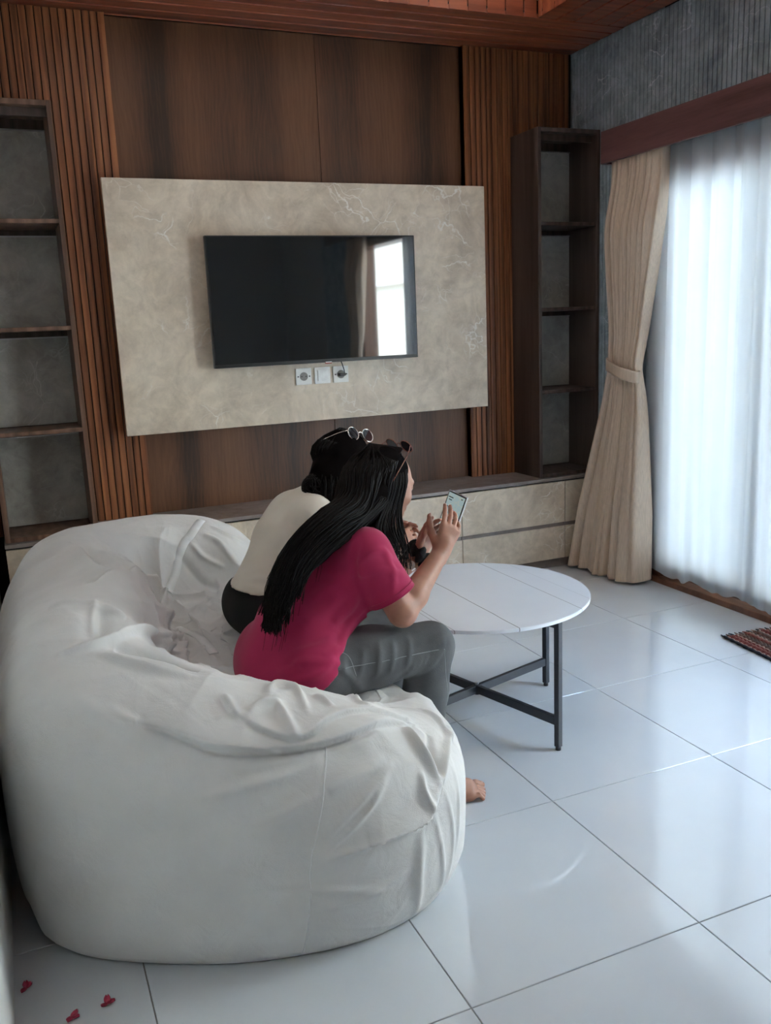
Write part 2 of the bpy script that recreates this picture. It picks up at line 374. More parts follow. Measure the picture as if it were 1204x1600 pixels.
# ------------------------------------------------------------------ stone feature panel and television
pn = thing('stone_panel', 'large taupe marble-look backing board on wooden wall behind the television', 'wall panel', (-1.578, 0, .925))
box('board', -.97, .965, -.10, -.075, 0, 1.152, STONE, pn, .0015)
box('cleat', -.8, .8, -.075, -.0035, .25, .9, BLACKGAP, pn)
tv = thing('television', 'black flat screen television hanging on the marble panel', 'television', (-1.60, -.10, 1.215))
box('casing', -.528, .53, -.088, -.055, .002, .606, PLASTIC_B, tv, .004, 2)
box('screen', -.5215, .5235, -.0895, -.0875, .019, .600, SCREEN, tv)
box('bezel_strip', -.526, .528, -.0915, -.0876, .003, .017, PLASTIC_B, tv, .001)
box('wall_mount', -.2, .2, -.056, 0, .15, .45, METAL_BLK, tv)
box('rear_housing', -.35, .35, -.056, -.02, .05, .35, PLASTIC_B, tv, .01, 2)
lg = box('logo_tab', .020, .055, -.094, -.089, -.004, .005, plain('tab_red', (.45, .08, .05), .4), tv, .001); box('tab_face', .022, .054, -.0955, -.0938, .001, .006, PLASTIC_W, lg)
def plate(x, kind, name, label, cat):
    t = thing(name, label, cat, (x, -.1, 1.151))
    box('face_plate', -.041, .041, -.010, 0, -.041, .041, PLASTIC_W, t, .003, 2)
    if kind == 'switch':
        box('rocker', -.027, .027, -.015, -.009, -.027, .027, plain('rocker_white', (.88, .88, .84), .3), t, .002, 2)
    else:
        bm = bmesh.new(); add_cyl(bm, (0, -.0105, 0), .021, .002, 'y', 32); obj('socket_well', bm, plain('socket_grey', (.30, .28, .25), .5), t)
        for sx in (-.011, .011):
            bm = bmesh.new(); add_cyl(bm, (sx, -.0118, 0), .0028, .002, 'y', 12); obj('socket_hole', bm, PLASTIC_B, t)
        for sx in (-.030, .030):
            bm = bmesh.new(); add_cyl(bm, (sx, -.0105, 0), .0036, .003, 'y', 12); obj('screw', bm, PLASTIC_B, t)
    return t
plate(-1.668, 's', 'power_socket', 'empty white power socket left of the light switch below the television', 'socket')
plate(-1.568, 'switch', 'light_switch', 'white square rocker switch between the two sockets below television', 'light switch')
plate(-1.470, 's', 'power_socket', 'white power socket with black plug, right of the light switch', 'socket')
pc = tubes('power_cable', [(spline([(.012, -.02, .004), (.010, -.022, .02), (.004, -.014, .05), (0, -.008, .075), (0, -.008, .15)], 16)+np.array([.13, -.012, -.064]), .0025)], PLASTIC_B, tv)
bm = bmesh.new(); add_box(bm, .113, .147, -.040, -.013, -.071, -.057, .004, 2); obj('plug', bm, PLASTIC_B, pc)

# ------------------------------------------------------------------ bench with drawers
bn = thing('media_bench', 'long low wall bench with taupe marble-look drawer fronts under the television', 'cabinet', (0, 0, 0))
box('carcass', X0+.055, -.002, -.28, .04, .05, .500, BLACKGAP, bn)
box('plinth', X0+.06, -.004, -.265, .02, 0, .052, STONE_TOP, bn)
box('top', X0+.055, -.002, -.302, .043, .502, .520, STONE_TOP, bn, .0015)
sx = [X0+.055, -2.855, -2.198, -1.548, -.897, -.245, -.003]
for a, b in zip(sx[:-1], sx[1:]):
    box('drawer', a+.002, b-.002, -.300, -.281, .262, .494, STONE, bn, .001)
    box('drawer', a+.002, b-.002, -.300, -.281, .056, .240, STONE, bn, .001)
    box('finger_rail', a+.002, b-.002, -.288, -.281, .240, .262, STONE_TOP, bn)
# ------------------------------------------------------------------ shelf cases
def case(xa, xb, name, label, mside):
    t = thing(name, label, 'bookcase', (xa, 0, .521)); wd = xb-xa; top = 2.345-.521; d0 = -.272
    th = .020
    box('side_panel', 0, th, d0, -.006, 0, top, mside, t, .001); box('side_panel', wd-th, wd, d0, -.006, 0, top, mside, t, .001)
    box('top_board', th, wd-th, d0, -.006, top-.022, top, mside, t, .001)
    box('bottom_board', th, wd-th, d0, -.006, 0, .02, mside, t, .001)
    box('valance', th, wd-th, d0+.045, d0+.06, top-.055, top-.022, W_DARK, t)
    zs = [.02]+[z-.521 for z in (1.0, 1.44, 1.88)]+[top-.022]
    for z in zs[1:-1]: box('shelf', th, wd-th, d0+.004, -.006, z-.018, z, mside, t, .001)
    box('shade_back_board', th, wd-th, -.0065, -.006, .02, top-.02, W_DARK, t)  # dark wood stands in for the shelf shadow above each back panel
    for i in range(4):
        box('back_panel', th, wd-th, -.018, -.0065, zs[i]+.004, zs[i+1]-.022-.02, STONE2, t)
        box('metal_strip', th, wd-th, -.026, -.018, zs[i+1]-.048 if i < 3 else zs[i+1]-.05, zs[i+1]-.044 if i < 3 else zs[i+1]-.045, ALU, t)
    return t
case(-3.125, -2.735, 'bookcase', 'empty tall wooden shelf case left of the television by the white wall', W_CASE)
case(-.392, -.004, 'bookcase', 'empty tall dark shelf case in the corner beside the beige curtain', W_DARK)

# ------------------------------------------------------------------ curtains
def smooth(a, b, x): t = np.clip((x-a)/(b-a), 0, 1); return t*t*(3-2*t)
def curtain():
    nu, nv = 520, 150
    u = np.linspace(0, 1, nu)[:, None]; z = np.linspace(2.165, .012, nv)[None, :]
    tz = 1.115
    up_ = np.clip((z-tz)/(2.165-tz), 0, 1); dn = np.clip((tz-z)/tz, 0, 1)
    L = np.where(z > tz, -.515+(.045)*smooth(0, .75, up_), -.515+.20*dn**.9)
    Rr = np.where(z > tz, -.735-.100*smooth(0, .8, up_), -.735-.075*dn**.7)
    y = L+(Rr-L)*u
    away = np.abs(z-tz)
    amp = .016+.033*np.clip(away/.75, 0, 1)*np.where(z > tz, .8, 1.15)
    uw = u+.022*np.sin(u*11+1)+.012*np.sin(u*29)
    n1 = 9.5
    ph = uw*2*math.pi*n1+.5*np.sin(z*1.6+u*14)*(z < tz)+.25*np.sin(z*3+u*9)
    wv = np.sin(ph); wv = np.sign(wv)*np.abs(wv)**.75
    lowf = np.sin(uw*2*math.pi*2.6+.9+.2*z)
    fine = np.sin(uw*2*math.pi*21+1.1*np.sin(z*2.3+u*7))*.42*np.where(z > tz, .9, .5)
    x = -.088-.045*dn-.018*np.exp(-((z-tz)/.13)**2)+amp*(wv+fine)-.013*lowf*(.4+dn)-.045*dn*(1-u)
    y = y-amp*.45*np.cos(ph)
    zz = z+0*u+.010*dn**6*(1-np.sin(u*3.14))+.004*dn**4*np.sin(ph)
    kz = smooth(1.75, 2.12, z)+0*x; x = x*(1-kz)+(-.058+(x+.088)*.62)*kz; x = np.minimum(x, -.022)
    P = np.stack([x+0*z, y+0*z, zz+0*x], -1)
    return P
ct = thing('curtain', 'beige satin curtain gathered with a tieback at the left of the door', 'curtain', (-.09, -.6, 0))
P = curtain()-np.array([-.09, -.6, 0]); o = grid_mesh('cloth', P, False, SATIN, ct)
md = o.modifiers.new('s', 'SOLIDIFY'); md.thickness = .0025
c2 = thing('curtain', 'second beige curtain at the near end of the door, seen only mirrored in the television', 'curtain', (-.09, -3.50, 0))
o2 = o.copy(); link(o2, c2)
a = np.linspace(0, 2*math.pi, 48, endpoint=False); bandP = []
for v in np.linspace(-.5, .5, 7):
    yy = -.025+.122*np.cos(a); xx = -.022-.052*np.sin(a)*(1+.0*a)
    zz = 1.115-.033*yy/.12*-1*0+v*.06-(yy)*-.28
    bandP.append(np.stack([xx+.004*np.cos(5*a), yy, zz], -1))
bandP = np.array(bandP).transpose(1, 0, 2); o = grid_mesh('tieback', bandP, True, SATIN, ct); md = o.modifiers.new('s', 'SOLIDIFY'); md.thickness = .004
def sheer(y0, y1, seed, npleat, zbot=.062):
    nu, nv = 900, 90; r = np.random.RandomState(seed)
    u = np.linspace(0, 1, nu)[:, None]; z = np.linspace(2.16, zbot, nv)[None, :]
    t = (2.16-z)/(2.16-zbot)
    ph = u*2*math.pi*npleat
    f = np.zeros((nu, nv)); 
    for k in range(10):
        fr = npleat*(.45+r.rand()*1.3); f += np.sin(u*2*math.pi*fr+r.rand()*6.28+.5*np.sin(z*(.6+r.rand())+r.rand()*6))*(.35+.65*r.rand())/4.2
    pinch = np.abs((u*npleat) % 1-.5)*2
    top = (pinch**3-.3)
    x = -.030+.026*f*(.35+.65*t)+.018*top*(1-t)**1.2+.010*np.sin(ph)*(1-t)
    y = y0+(y1-y0)*u+.012*f*t
    zz = z+.010*t**8*np.sin(u*40+f*2)
    return np.stack([np.clip(x, -.060, -.003)+0*y, y+0*x, zz+0*x], -1)
s1 = thing('sheer_curtain', 'long white sheer curtain hanging over the sliding glass door', 'curtain', (-.04, -.8, 0))
o = grid_mesh('cloth', sheer(-.70, -2.62, 3, 14)-np.array([-.04, -.8, 0]), False, SHEER, s1)
hem = sheer(-.70, -2.62, 3, 14)-np.array([-.04, -.8, 0]); o = grid_mesh('hem', hem[:, -3:]+np.array([-.0012, 0, 0]), False, SHEER, s1)

# ------------------------------------------------------------------ round table
TL = [(-.062, .0013, .85), (.208, .0011, .7), (.293, .0009, .3), (-.246, .0010, .7), (-.262, .0010, .6)]
def table():
    t = thing('coffee_table', 'round white marble-look coffee table with black metal cross base on white floor', 'table', (-1.627, -1.765, 0))
    bm = bmesh.new(); add_cyl(bm, (0, 0, .451), .394, .012, 'z', 128)
    bmesh.ops.bevel(bm, geom=[e for e in bm.edges if len(e.link_faces) == 2 and any(len(f.verts) > 10 for f in e.link_faces)], offset=.002, segments=2, affect='EDGES')
    m = NT('white_sintered_stone'); p = m.pos(obj=True)
    sp = m.n('SeparateXYZ', {0: p}); nz = m.n('TexNoise', {'Vector': p, 'Scale': 4, 'Detail': 4}).outputs[0]
    f = None
    ang = math.radians(-89.3)
    dx, dy = math.cos(ang), math.sin(ang)   # line direction
    # signed distance from the line through origin
    d = m.math('ADD', m.math('MULTIPLY', sp.outputs[0], -dy), m.math('MULTIPLY', sp.outputs[1], dx))
    d = m.math('ADD', d, m.math('MULTIPLY', m.math('SUBTRACT', nz, .5), .012))
    base = m.ramp(nz, [(.3, (.78, .82, .88)), (.7, (.83, .87, .92))])
    for off, wd_, s in TL:
        k = m.math('LESS_THAN', m.math('ABSOLUTE', m.math('SUBTRACT', d, off)), wd_)
        base = m.mix(m.math('MULTIPLY', k, s), base, col(.10, .09, .085))
    m.bsdf(Base_Color=base, Roughness=.22)
    obj('tabletop', bm, m.m, t)
    bm = bmesh.new(); add_cyl(bm, (0, 0, .443), .380, .004, 'z', 96); obj('under_tray', bm, METAL_BLK, t)
    for k in range(4):
        a = math.radians(-74+90*k); R_ = Matrix.Rotation(a, 4, 'Z')
        for nm, args in (('leg', (.362, .382, -.010, .010, .012, .441)), ('bracket', (.24, .362, -.009, .009, .418, .441)), ('stretcher', (.012, .362, -.008, .008, .085, .115))):
            bm = bmesh.new(); add_box(bm, *args, .0015); bm.transform(R_); o = obj(nm, bm, METAL_BLK, t)
            if nm == 'leg':
                bm = bmesh.new(); add_cyl(bm, (.372, 0, .006), .009, .012, 'z', 16); bm.transform(R_); obj('foot_cap', bm, PLASTIC_B, o)
    bm = bmesh.new(); add_cyl(bm, (0, 0, .100), .014, .036, 'z', 20); obj('hub', bm, METAL_BLK, t)
    bm = bmesh.new(); add_cyl(bm, (0, 0, .121), .008, .008, 'z', 6); obj('bolt', bm, ALU, t)
table()

ST = np.array([  # base x, y, ridge height, ridge inset, bulge, seat height
 (-2.066, -2.43, .390, .11, .008, .385), (-2.185, -2.640, .435, .15, .022, .385), (-2.39, -2.725, .53, .18, .020, .385), (-2.64, -2.70, .585, .20, .025, .385),
 (-2.88, -2.60, .635, .22, .030, .385), (-3.085, -2.45, .69, .25, .015, .385), (-3.15, -2.24, .735, .27, .008, .385), (-3.152, -1.85, .74, .27, .008, .385),
 (-3.13, -1.38, .725, .25, .015, .385), (-3.05, -1.00, .705, .21, .020, .385), (-2.84, -.78, .69, .17, .030, .385), (-2.52, -.68, .675, .17, .030, .385),
 (-2.22, -.76, .61, .17, .030, .385), (-2.10, -1.02, .45, .15, .030, .385), (-2.115, -1.5, .385, .11, .030, .38), (-2.12, -2.08, .385, .11, .030, .38)])
def cr(P, t):
    n = len(P); i = np.floor(t).astype(int); f = (t-i)[:, None]
    a, b, c, d = P[(i-1) % n], P[i % n], P[(i+1) % n], P[(i+2) % n]
    return .5*((2*b)+(c-a)*f+(2*a-5*b+4*c-d)*f*f+(3*b-a-3*c+d)*f**3)
def crl(K, t):   # K: (n, knots, 2) open spline in knots
    m = K.shape[1]-1; K = np.concatenate([2*K[:, :1]-K[:, 1:2], K, 2*K[:, -1:]-K[:, -2:-1]], 1)
    i = np.minimum(t.astype(int), m-1); f = (t-i)[None, :, None]
    a, b, c, d = K[:, i], K[:, i+1], K[:, i+2], K[:, i+3]
    return .5*((2*b)+(c-a)*f+(2*a-5*b+4*c-d)*f*f+(3*b-a-3*c+d)*f**3)
def sofa_surface(nu=720, nv=240):
    S_ = cr(ST, np.linspace(0, len(ST), nu, endpoint=False))
    bx, by, H, ins, bul, zs = S_.T
    iy = np.clip(by, -2.10, -1.30)*.55+(-1.7)*.45; ix = np.full(nu, -2.50)
    D = np.hypot(ix-bx, iy-by); dx, dy = (ix-bx)/D, (iy-by)/D
    k = np.clip((H-zs)/.12, 0, 1)
    z0 = np.zeros(nu)
    def kk(s, z): return np.stack([s, z], 1)
    K = np.stack([kk(z0+.034, z0+.002), kk(z0+.010, z0+.042), kk(-.5*bul, .22*H), kk(-bul, .48*H), kk(-.7*bul, .72*H), kk(ins*.22, .91*H), kk(ins*.6, .985*H), kk(ins, H),
                  kk(ins+.08, H-.02*k), kk(ins+.145, zs+(H-zs)*.72), kk(ins+.19, zs+(H-zs)*.30), kk(ins+.25, zs+.01), kk(np.minimum(ins+.36, D*.9), zs), kk(D, zs)], 1)
    P = crl(K, np.linspace(0, K.shape[1]-1, nv)**1.0)
    X = bx[:, None]+dx[:, None]*P[..., 0]; Y = by[:, None]+dy[:, None]*P[..., 0]
    return np.stack([X, Y, P[..., 1]], -1)

# ------------------------------------------------------------------ bean bag sofa under a white cover
def ridged(Q, seed, n, lam, amp, pw=5):
    r = np.random.RandomState(seed); out = np.zeros(Q.shape[:-1])
    wx = np.stack([np.sin(Q@np.array([3.1, 5.3, 4.1])+1), np.sin(Q@np.array([5.7, -2.9, 3.3])+2), np.sin(Q@np.array([-4.1, 3.7, 6.1]))], -1)*.07
    for i in range(n):
        d = nrm0(r.normal(size=3)); l = lam*(.6+.9*r.rand()); k = 2*math.pi/l/2
        ph = (Q+wx*(.6+.8*r.rand()))@d*k+r.rand()*6
        mask = np.clip(np.sin((Q@nrm0(r.normal(size=3)))*(4+4*r.rand())+r.rand()*6)+np.sin((Q@nrm0(r.normal(size=3)))*(5+5*r.rand())+r.rand()*6)-.35, 0, 1)
        out += (1-np.abs(np.sin(ph)))**pw*mask*amp*(.5+.8*r.rand())
    return out
def nrm0(v): v = np.array(v, float); return v/np.linalg.norm(v)
def sofa():
    t = thing('sofa', 'big rounded bean bag sofa under a rumpled white cotton cover, by the left wall', 'sofa', (-2.6, -1.7, 0))
    NU, NV = 1100, 340
    P = sofa_surface(NU, NV)
    def normals(P):
        N = -np.cross(np.roll(P, -1, 0)-np.roll(P, 1, 0), np.gradient(P, axis=1)); return N/(np.linalg.norm(N, axis=-1, keepdims=True)+1e-9)
    N = normals(P); base = P.copy()
    v = np.linspace(0, 13, NV)[None, :]+0*P[..., 0]
    inside = np.clip((v-8)/1.5, 0, 1); floorf = np.clip(v/1.2, 0, 1); tip = 1-np.clip((v-12.3)/.6, 0, 1)
    D = ridged(P, 3, 9, .55, .0065, 4)*(1-.25*inside)+ridged(P, 5, 9, .28, .0045, 5)*(.5+.5*inside)+ridged(P, 15, 8, .15, .0016, 3)
    D += inside*(ridged(P, 8, 16, .17, .022, 3)+.004*np.sin(P[..., 0]*31+3*np.sin(P[..., 1]*17))*np.sin(P[..., 1]*27+2))
    top = np.clip((v-4.5)/1.0, 0, 1)*np.clip((9.5-v)/1, 0, 1)
    D += top*ridged(P, 21, 12, .20, .0090, 3)*np.clip((-1.9-P[..., 1])/.3, 0, 1)*np.clip((P[..., 0]+2.85)/.2, 0, 1)
    D += .010*np.sin(P[..., 0]*5.1+1.2)*np.sin(P[..., 1]*4.3+.4)*np.sin(P[..., 2]*6)*(1-inside)
    V = P.reshape(-1, 3); Nf = N.reshape(-1, 3); Df = D.reshape(-1)
    for typ, wd, amp, pts in CREASES:
        L = spline(pts, 5*len(pts)); lo, hi = L.min(0)-2.6*wd, L.max(0)+2.6*wd
        ix = np.where(((V > lo) & (V < hi)).all(1))[0]
        if not len(ix): continue
        Q = V[ix]; best = np.full(len(ix), 9.); sg = np.zeros(len(ix)); tt = np.zeros(len(ix)); n = len(L)-1
        for i in range(n):
            a, b = L[i], L[i+1]; ab = b-a; t_ = np.clip(((Q-a)@ab)/(ab@ab+1e-12), 0, 1); df = Q-a-t_[:, None]*ab; d = np.linalg.norm(df, axis=1)
            s_ = np.einsum('ij,ij->i', np.cross(ab, df), Nf[ix]); m = d < best; best[m] = d[m]; sg[m] = np.sign(s_[m]); tt[m] = (i+t_[m])/n
        fade = np.sqrt(np.clip(np.sin(np.pi*np.clip(tt, .01, .99)), 0, 1))
        if typ == 'r': Df[ix] += 1.35*amp*np.exp(-(best/wd)**2)*fade
        else:
            s = best*sg; amp = amp*1.3; Df[ix] += amp*fade*np.exp(-(np.maximum(s, 0)/wd)**2)*np.clip((s+.002)/.005, 0, 1)-amp*.3*fade*np.exp(-((s+.005)/.006)**2)
    Df = Df*floorf.reshape(-1)*tip.reshape(-1)
    # dents where the two women sit
    P = (V+Nf*Df[:, None]).reshape(P.shape)
    for cx, cy, rx, ry, zt in SEATS:
        e = np.exp(-(((P[..., 0]-cx)/rx)**2+((P[..., 1]-cy)/ry)**2)**2); P[..., 2] = np.where(v > 8.5, P[..., 2]-np.clip(P[..., 2]-zt, 0, 1)*e, P[..., 2])
    # the hem tucks in and ripples at the floor
    P[..., 2] = np.maximum(P[..., 2], .0015); P[..., 0] = np.maximum(P[..., 0], X0+.006)
    off = np.array([-2.6, -1.7, 0])
    grid_mesh('cover', P-off, True, WHITE_FAB, t)
    # seam and tape strips ride on the displaced cover
    Vd = P.reshape(-1, 3)
    def on(pts, lift):
        pts = spline(pts, 14*len(pts)); out = []
        for p in pts:
            i = np.argmin(((V-p)**2).sum(1)); out.append(Vd[i]+Nf[i]*lift)
        out = np.array(out)
        for _ in range(3): out[1:-1] = .25*out[:-2]+.5*out[1:-1]+.25*out[2:]
        return out
    tubes('seam', [(on([(-2.503, -2.692, .498), (-2.525, -2.728, .436), (-2.553, -2.743, .331), (-2.568, -2.739, .273), (-2.575, -2.73, .155), (-2.587, -2.70, .018)], .0004)-off, .0016)], TAPE, t, 6)
    for pts, wd in (([(-2.389, -.896, .647), (-2.444, -.974, .615), (-2.482, -.996, .588), (-2.512, -1.017, .538), (-2.527, -1.032, .494), (-2.557, -1.059, .451), (-2.591, -1.103, .407)], .016), ([(-2.60, -1.42, .384), (-2.58, -1.50, .384), (-2.559, -1.669, .384), (-2.547, -1.754, .385)], .015)):
        c = on(pts, .003); T_ = np.gradient(c, axis=0); n_ = []
        for q in c: n_.append(Nf[np.argmin(((V-q)**2).sum(1))])
        s_ = np.cross(T_, n_); s_ /= np.linalg.norm(s_, axis=1)[:, None]
        o = grid_mesh('seam_tape', np.stack([c-s_*wd, c+np.array(n_)*.0015, c+s_*wd], 1)-off, False, TAPE, t); md = o.modifiers.new('s', 'SOLIDIFY'); md.thickness = .002
SEATS = [(-2.40, -2.115, .20, .20, .372), (-2.335, -1.65, .19, .18, .386)]
CREASES = [
 ('s', 0.045, 0.02, [(-2.871,-2.554,0.576),(-2.819,-2.587,0.561),(-2.755,-2.631,0.533),(-2.687,-2.661,0.516),(-2.596,-2.683,0.503),(-2.498,-2.69,0.5),(-2.427,-2.679,0.5),(-2.345,-2.641,0.487),(-2.268,-2.606,0.45)]),
 ('s', 0.03, 0.012, [(-2.66,-2.623,0.56),(-2.642,-2.641,0.547),(-2.607,-2.662,0.529),(-2.57,-2.676,0.516),(-2.53,-2.675,0.518),(-2.482,-2.652,0.53),(-2.438,-2.633,0.528),(-2.372,-2.611,0.509),(-2.295,-2.599,0.468),(-2.242,-2.579,0.438)]),
 ('r', 0.011, 0.014, [(-2.574,-2.588,0.568),(-2.572,-2.633,0.55),(-2.569,-2.673,0.519)]),
 ('r', 0.01, 0.012, [(-2.65,-2.611,0.567),(-2.61,-2.589,0.572),(-2.567,-2.583,0.568)]),
 ('r', 0.01, 0.013, [(-2.588,-2.549,0.579),(-2.556,-2.494,0.569),(-2.513,-2.516,0.559),(-2.518,-2.613,0.552)]),
 ('r', 0.009, 0.01, [(-2.683,-2.542,0.597),(-2.678,-2.574,0.585),(-2.672,-2.616,0.565)]),
 ('r', 0.009, 0.009, [(-2.479,-2.542,0.552),(-2.464,-2.564,0.548),(-2.455,-2.602,0.542)]),
 ('r', 0.01, 0.008, [(-2.295,-2.25,0.395),(-2.374,-2.558,0.512),(-2.309,-2.551,0.476)]),
 ('r', 0.012, 0.016, [(-2.291,-2.621,0.461),(-2.282,-2.663,0.432),(-2.242,-2.695,0.341)]),
 ('r', 0.012, 0.016, [(-2.122,-2.511,0.377),(-2.203,-2.638,0.376),(-2.239,-2.692,0.344)]),
 ('r', 0.01, -0.014, [(-2.218,-2.601,0.418),(-2.239,-2.655,0.399),(-2.244,-2.689,0.357)]),
 ('s', 0.04, 0.016, [(-2.446,-2.749,0.282),(-2.399,-2.747,0.286),(-2.308,-2.73,0.286),(-2.279,-2.72,0.305),(-2.239,-2.692,0.344)]),
 ('r', 0.009, 0.009, [(-2.291,-2.701,0.39),(-2.297,-2.72,0.353),(-2.279,-2.72,0.305)]),
 ('r', 0.009, 0.009, [(-2.181,-2.492,0.413),(-2.164,-2.534,0.401),(-2.159,-2.583,0.372)]),
 ('r', 0.013, 0.007, [(-2.688,-2.695,0.456),(-2.602,-2.706,0.466),(-2.513,-2.708,0.474)]),
 ('r', 0.012, 0.007, [(-2.521,-2.735,0.417),(-2.48,-2.731,0.429),(-2.375,-2.705,0.446)]),
 ('r', 0.011, 0.009, [(-2.541,-2.744,0.319),(-2.457,-2.745,0.384),(-2.358,-2.707,0.433)]),
 ('r', 0.013, 0.006, [(-2.702,-2.676,0.487),(-2.601,-2.693,0.488),(-2.517,-2.7,0.486)]),
 ('r', 0.012, 0.007, [(-2.684,-2.715,0.373),(-2.621,-2.728,0.392),(-2.532,-2.734,0.419)]),
 ('r', 0.009, 0.009, [(-2.564,-2.74,0.272),(-2.483,-2.749,0.281),(-2.396,-2.747,0.29)]),
 ('r', 0.009, 0.008, [(-2.564,-2.74,0.272),(-2.446,-2.748,0.359),(-2.388,-2.729,0.41)]),
 ('r', 0.012, 0.006, [(-2.797,-2.666,0.441),(-2.688,-2.697,0.451),(-2.591,-2.708,0.464)]),
 ('r', 0.01, 0.005, [(-2.658,-2.718,0.214),(-2.548,-2.739,0.2),(-2.4,-2.741,0.155)]),
 ('r', 0.01, 0.005, [(-2.578,-2.73,0.155),(-2.465,-2.742,0.154),(-2.339,-2.734,0.191)]),
 ('r', 0.012, 0.008, [(-2.308,-2.73,0.262),(-2.316,-2.725,0.145),(-2.309,-2.674,0.005)]),
 ('r', 0.008, 0.004, [(-2.27,-2.717,0.293),(-2.241,-2.699,0.154),(-2.242,-2.665,0.035)]),
 ('r', 0.008, 0.004, [(-2.226,-2.692,0.317),(-2.205,-2.683,0.205),(-2.213,-2.671,0.081)]),
 ('r', 0.008, 0.004, [(-2.177,-2.638,0.339),(-2.179,-2.663,0.238),(-2.186,-2.663,0.14)]),
 ('r', 0.01, 0.006, [(-2.923,-2.504,0.606),(-2.872,-2.557,0.572),(-2.836,-2.595,0.543)]),
 ('r', 0.016, 0.006, [(-2.986,-2.458,0.623),(-2.917,-2.533,0.579),(-2.828,-2.613,0.523)]),
 ('s', 0.05, 0.026, [(-2.532,-1.706,0.384),(-2.537,-1.435,0.385),(-2.558,-1.179,0.385),(-2.63,-1.095,0.434),(-2.817,-1.888,0.727),(-2.861,-1.703,0.735),(-2.909,-1.404,0.724)]),
 ('r', 0.014, -0.018, [(-2.875,-1.459,0.725),(-2.846,-1.815,0.737),(-2.791,-1.856,0.709)]),
 ('r', 0.012, 0.012, [(-2.837,-1.531,0.723),(-2.802,-1.74,0.717),(-2.787,-1.823,0.706)]),
 ('r', 0.016, -0.03, [(-2.887,-2.329,0.677),(-2.834,-2.34,0.66),(-2.775,-2.365,0.638),(-2.711,-2.415,0.615)]),
 ('r', 0.012, 0.022, [(-3.0,-2.335,0.682),(-2.924,-2.324,0.686),(-2.864,-2.266,0.681),(-2.782,-2.092,0.61),(-2.629,-1.589,0.39),(-2.547,-1.774,0.384)]),
 ('r', 0.011, 0.014, [(-2.918,-2.362,0.674),(-2.88,-2.393,0.661),(-2.816,-2.437,0.64),(-2.736,-2.466,0.62)]),
 ('r', 0.035, -0.022, [(-2.887,-2.161,0.722),(-2.901,-2.229,0.705),(-2.906,-2.296,0.688)]),
 ('r', 0.012, 0.012, [(-2.899,-2.112,0.735),(-2.917,-2.209,0.716),(-2.922,-2.298,0.691)]),
 ('r', 0.012, 0.01, [(-3.015,-2.096,0.724),(-2.957,-2.103,0.737),(-2.895,-2.145,0.729)]),
 ('r', 0.014, 0.012, [(-2.895,-2.145,0.729),(-2.87,-2.154,0.716),(-2.84,-2.158,0.687)]),
 ('r', 0.016, -0.018, [(-2.518,-1.009,0.564),(-2.47,-1.033,0.489),(-2.429,-1.069,0.435),(-2.326,-1.214,0.409)]),
 ('r', 0.01, 0.012, [(-2.401,-0.979,0.609),(-2.346,-1.025,0.573),(-2.307,-1.103,0.508)]),
 ('r', 0.01, 0.01, [(-2.36,-0.939,0.628),(-2.306,-0.988,0.591),(-2.241,-0.989,0.553)]),
 ('r', 0.01, 0.01, [(-2.453,-1.0,0.583),(-2.411,-1.03,0.529),(-2.345,-1.076,0.492)]),
 ('r', 0.01, 0.012, [(-2.38,-1.081,0.446),(-2.376,-1.119,0.408),(-2.434,-1.196,0.385)]),
 ('r', 0.01, 0.014, [(-2.523,-1.274,0.384),(-2.414,-1.21,0.386),(-2.317,-1.271,0.409)]),
 ('r', 0.01, 0.016, [(-2.515,-1.47,0.385),(-2.443,-1.395,0.385),(-2.368,-1.434,0.391)]),
 ('r', 0.01, 0.014, [(-2.489,-1.576,0.38),(-2.43,-1.523,0.387),(-2.384,-1.539,0.383)]),
 ('r', 0.009, 0.014, [(-2.519,-1.575,0.385),(-2.485,-1.659,0.379),(-2.449,-1.755,0.385)]),
 ('r', 0.009, 0.012, [(-2.415,-1.34,0.385),(-2.414,-1.468,0.388),(-2.447,-1.62,0.386)]),
 ('r', 0.01, 0.012, [(-2.505,-1.78,0.385),(-2.453,-1.694,0.386),(-2.403,-1.624,0.38)]),
]
sofa()
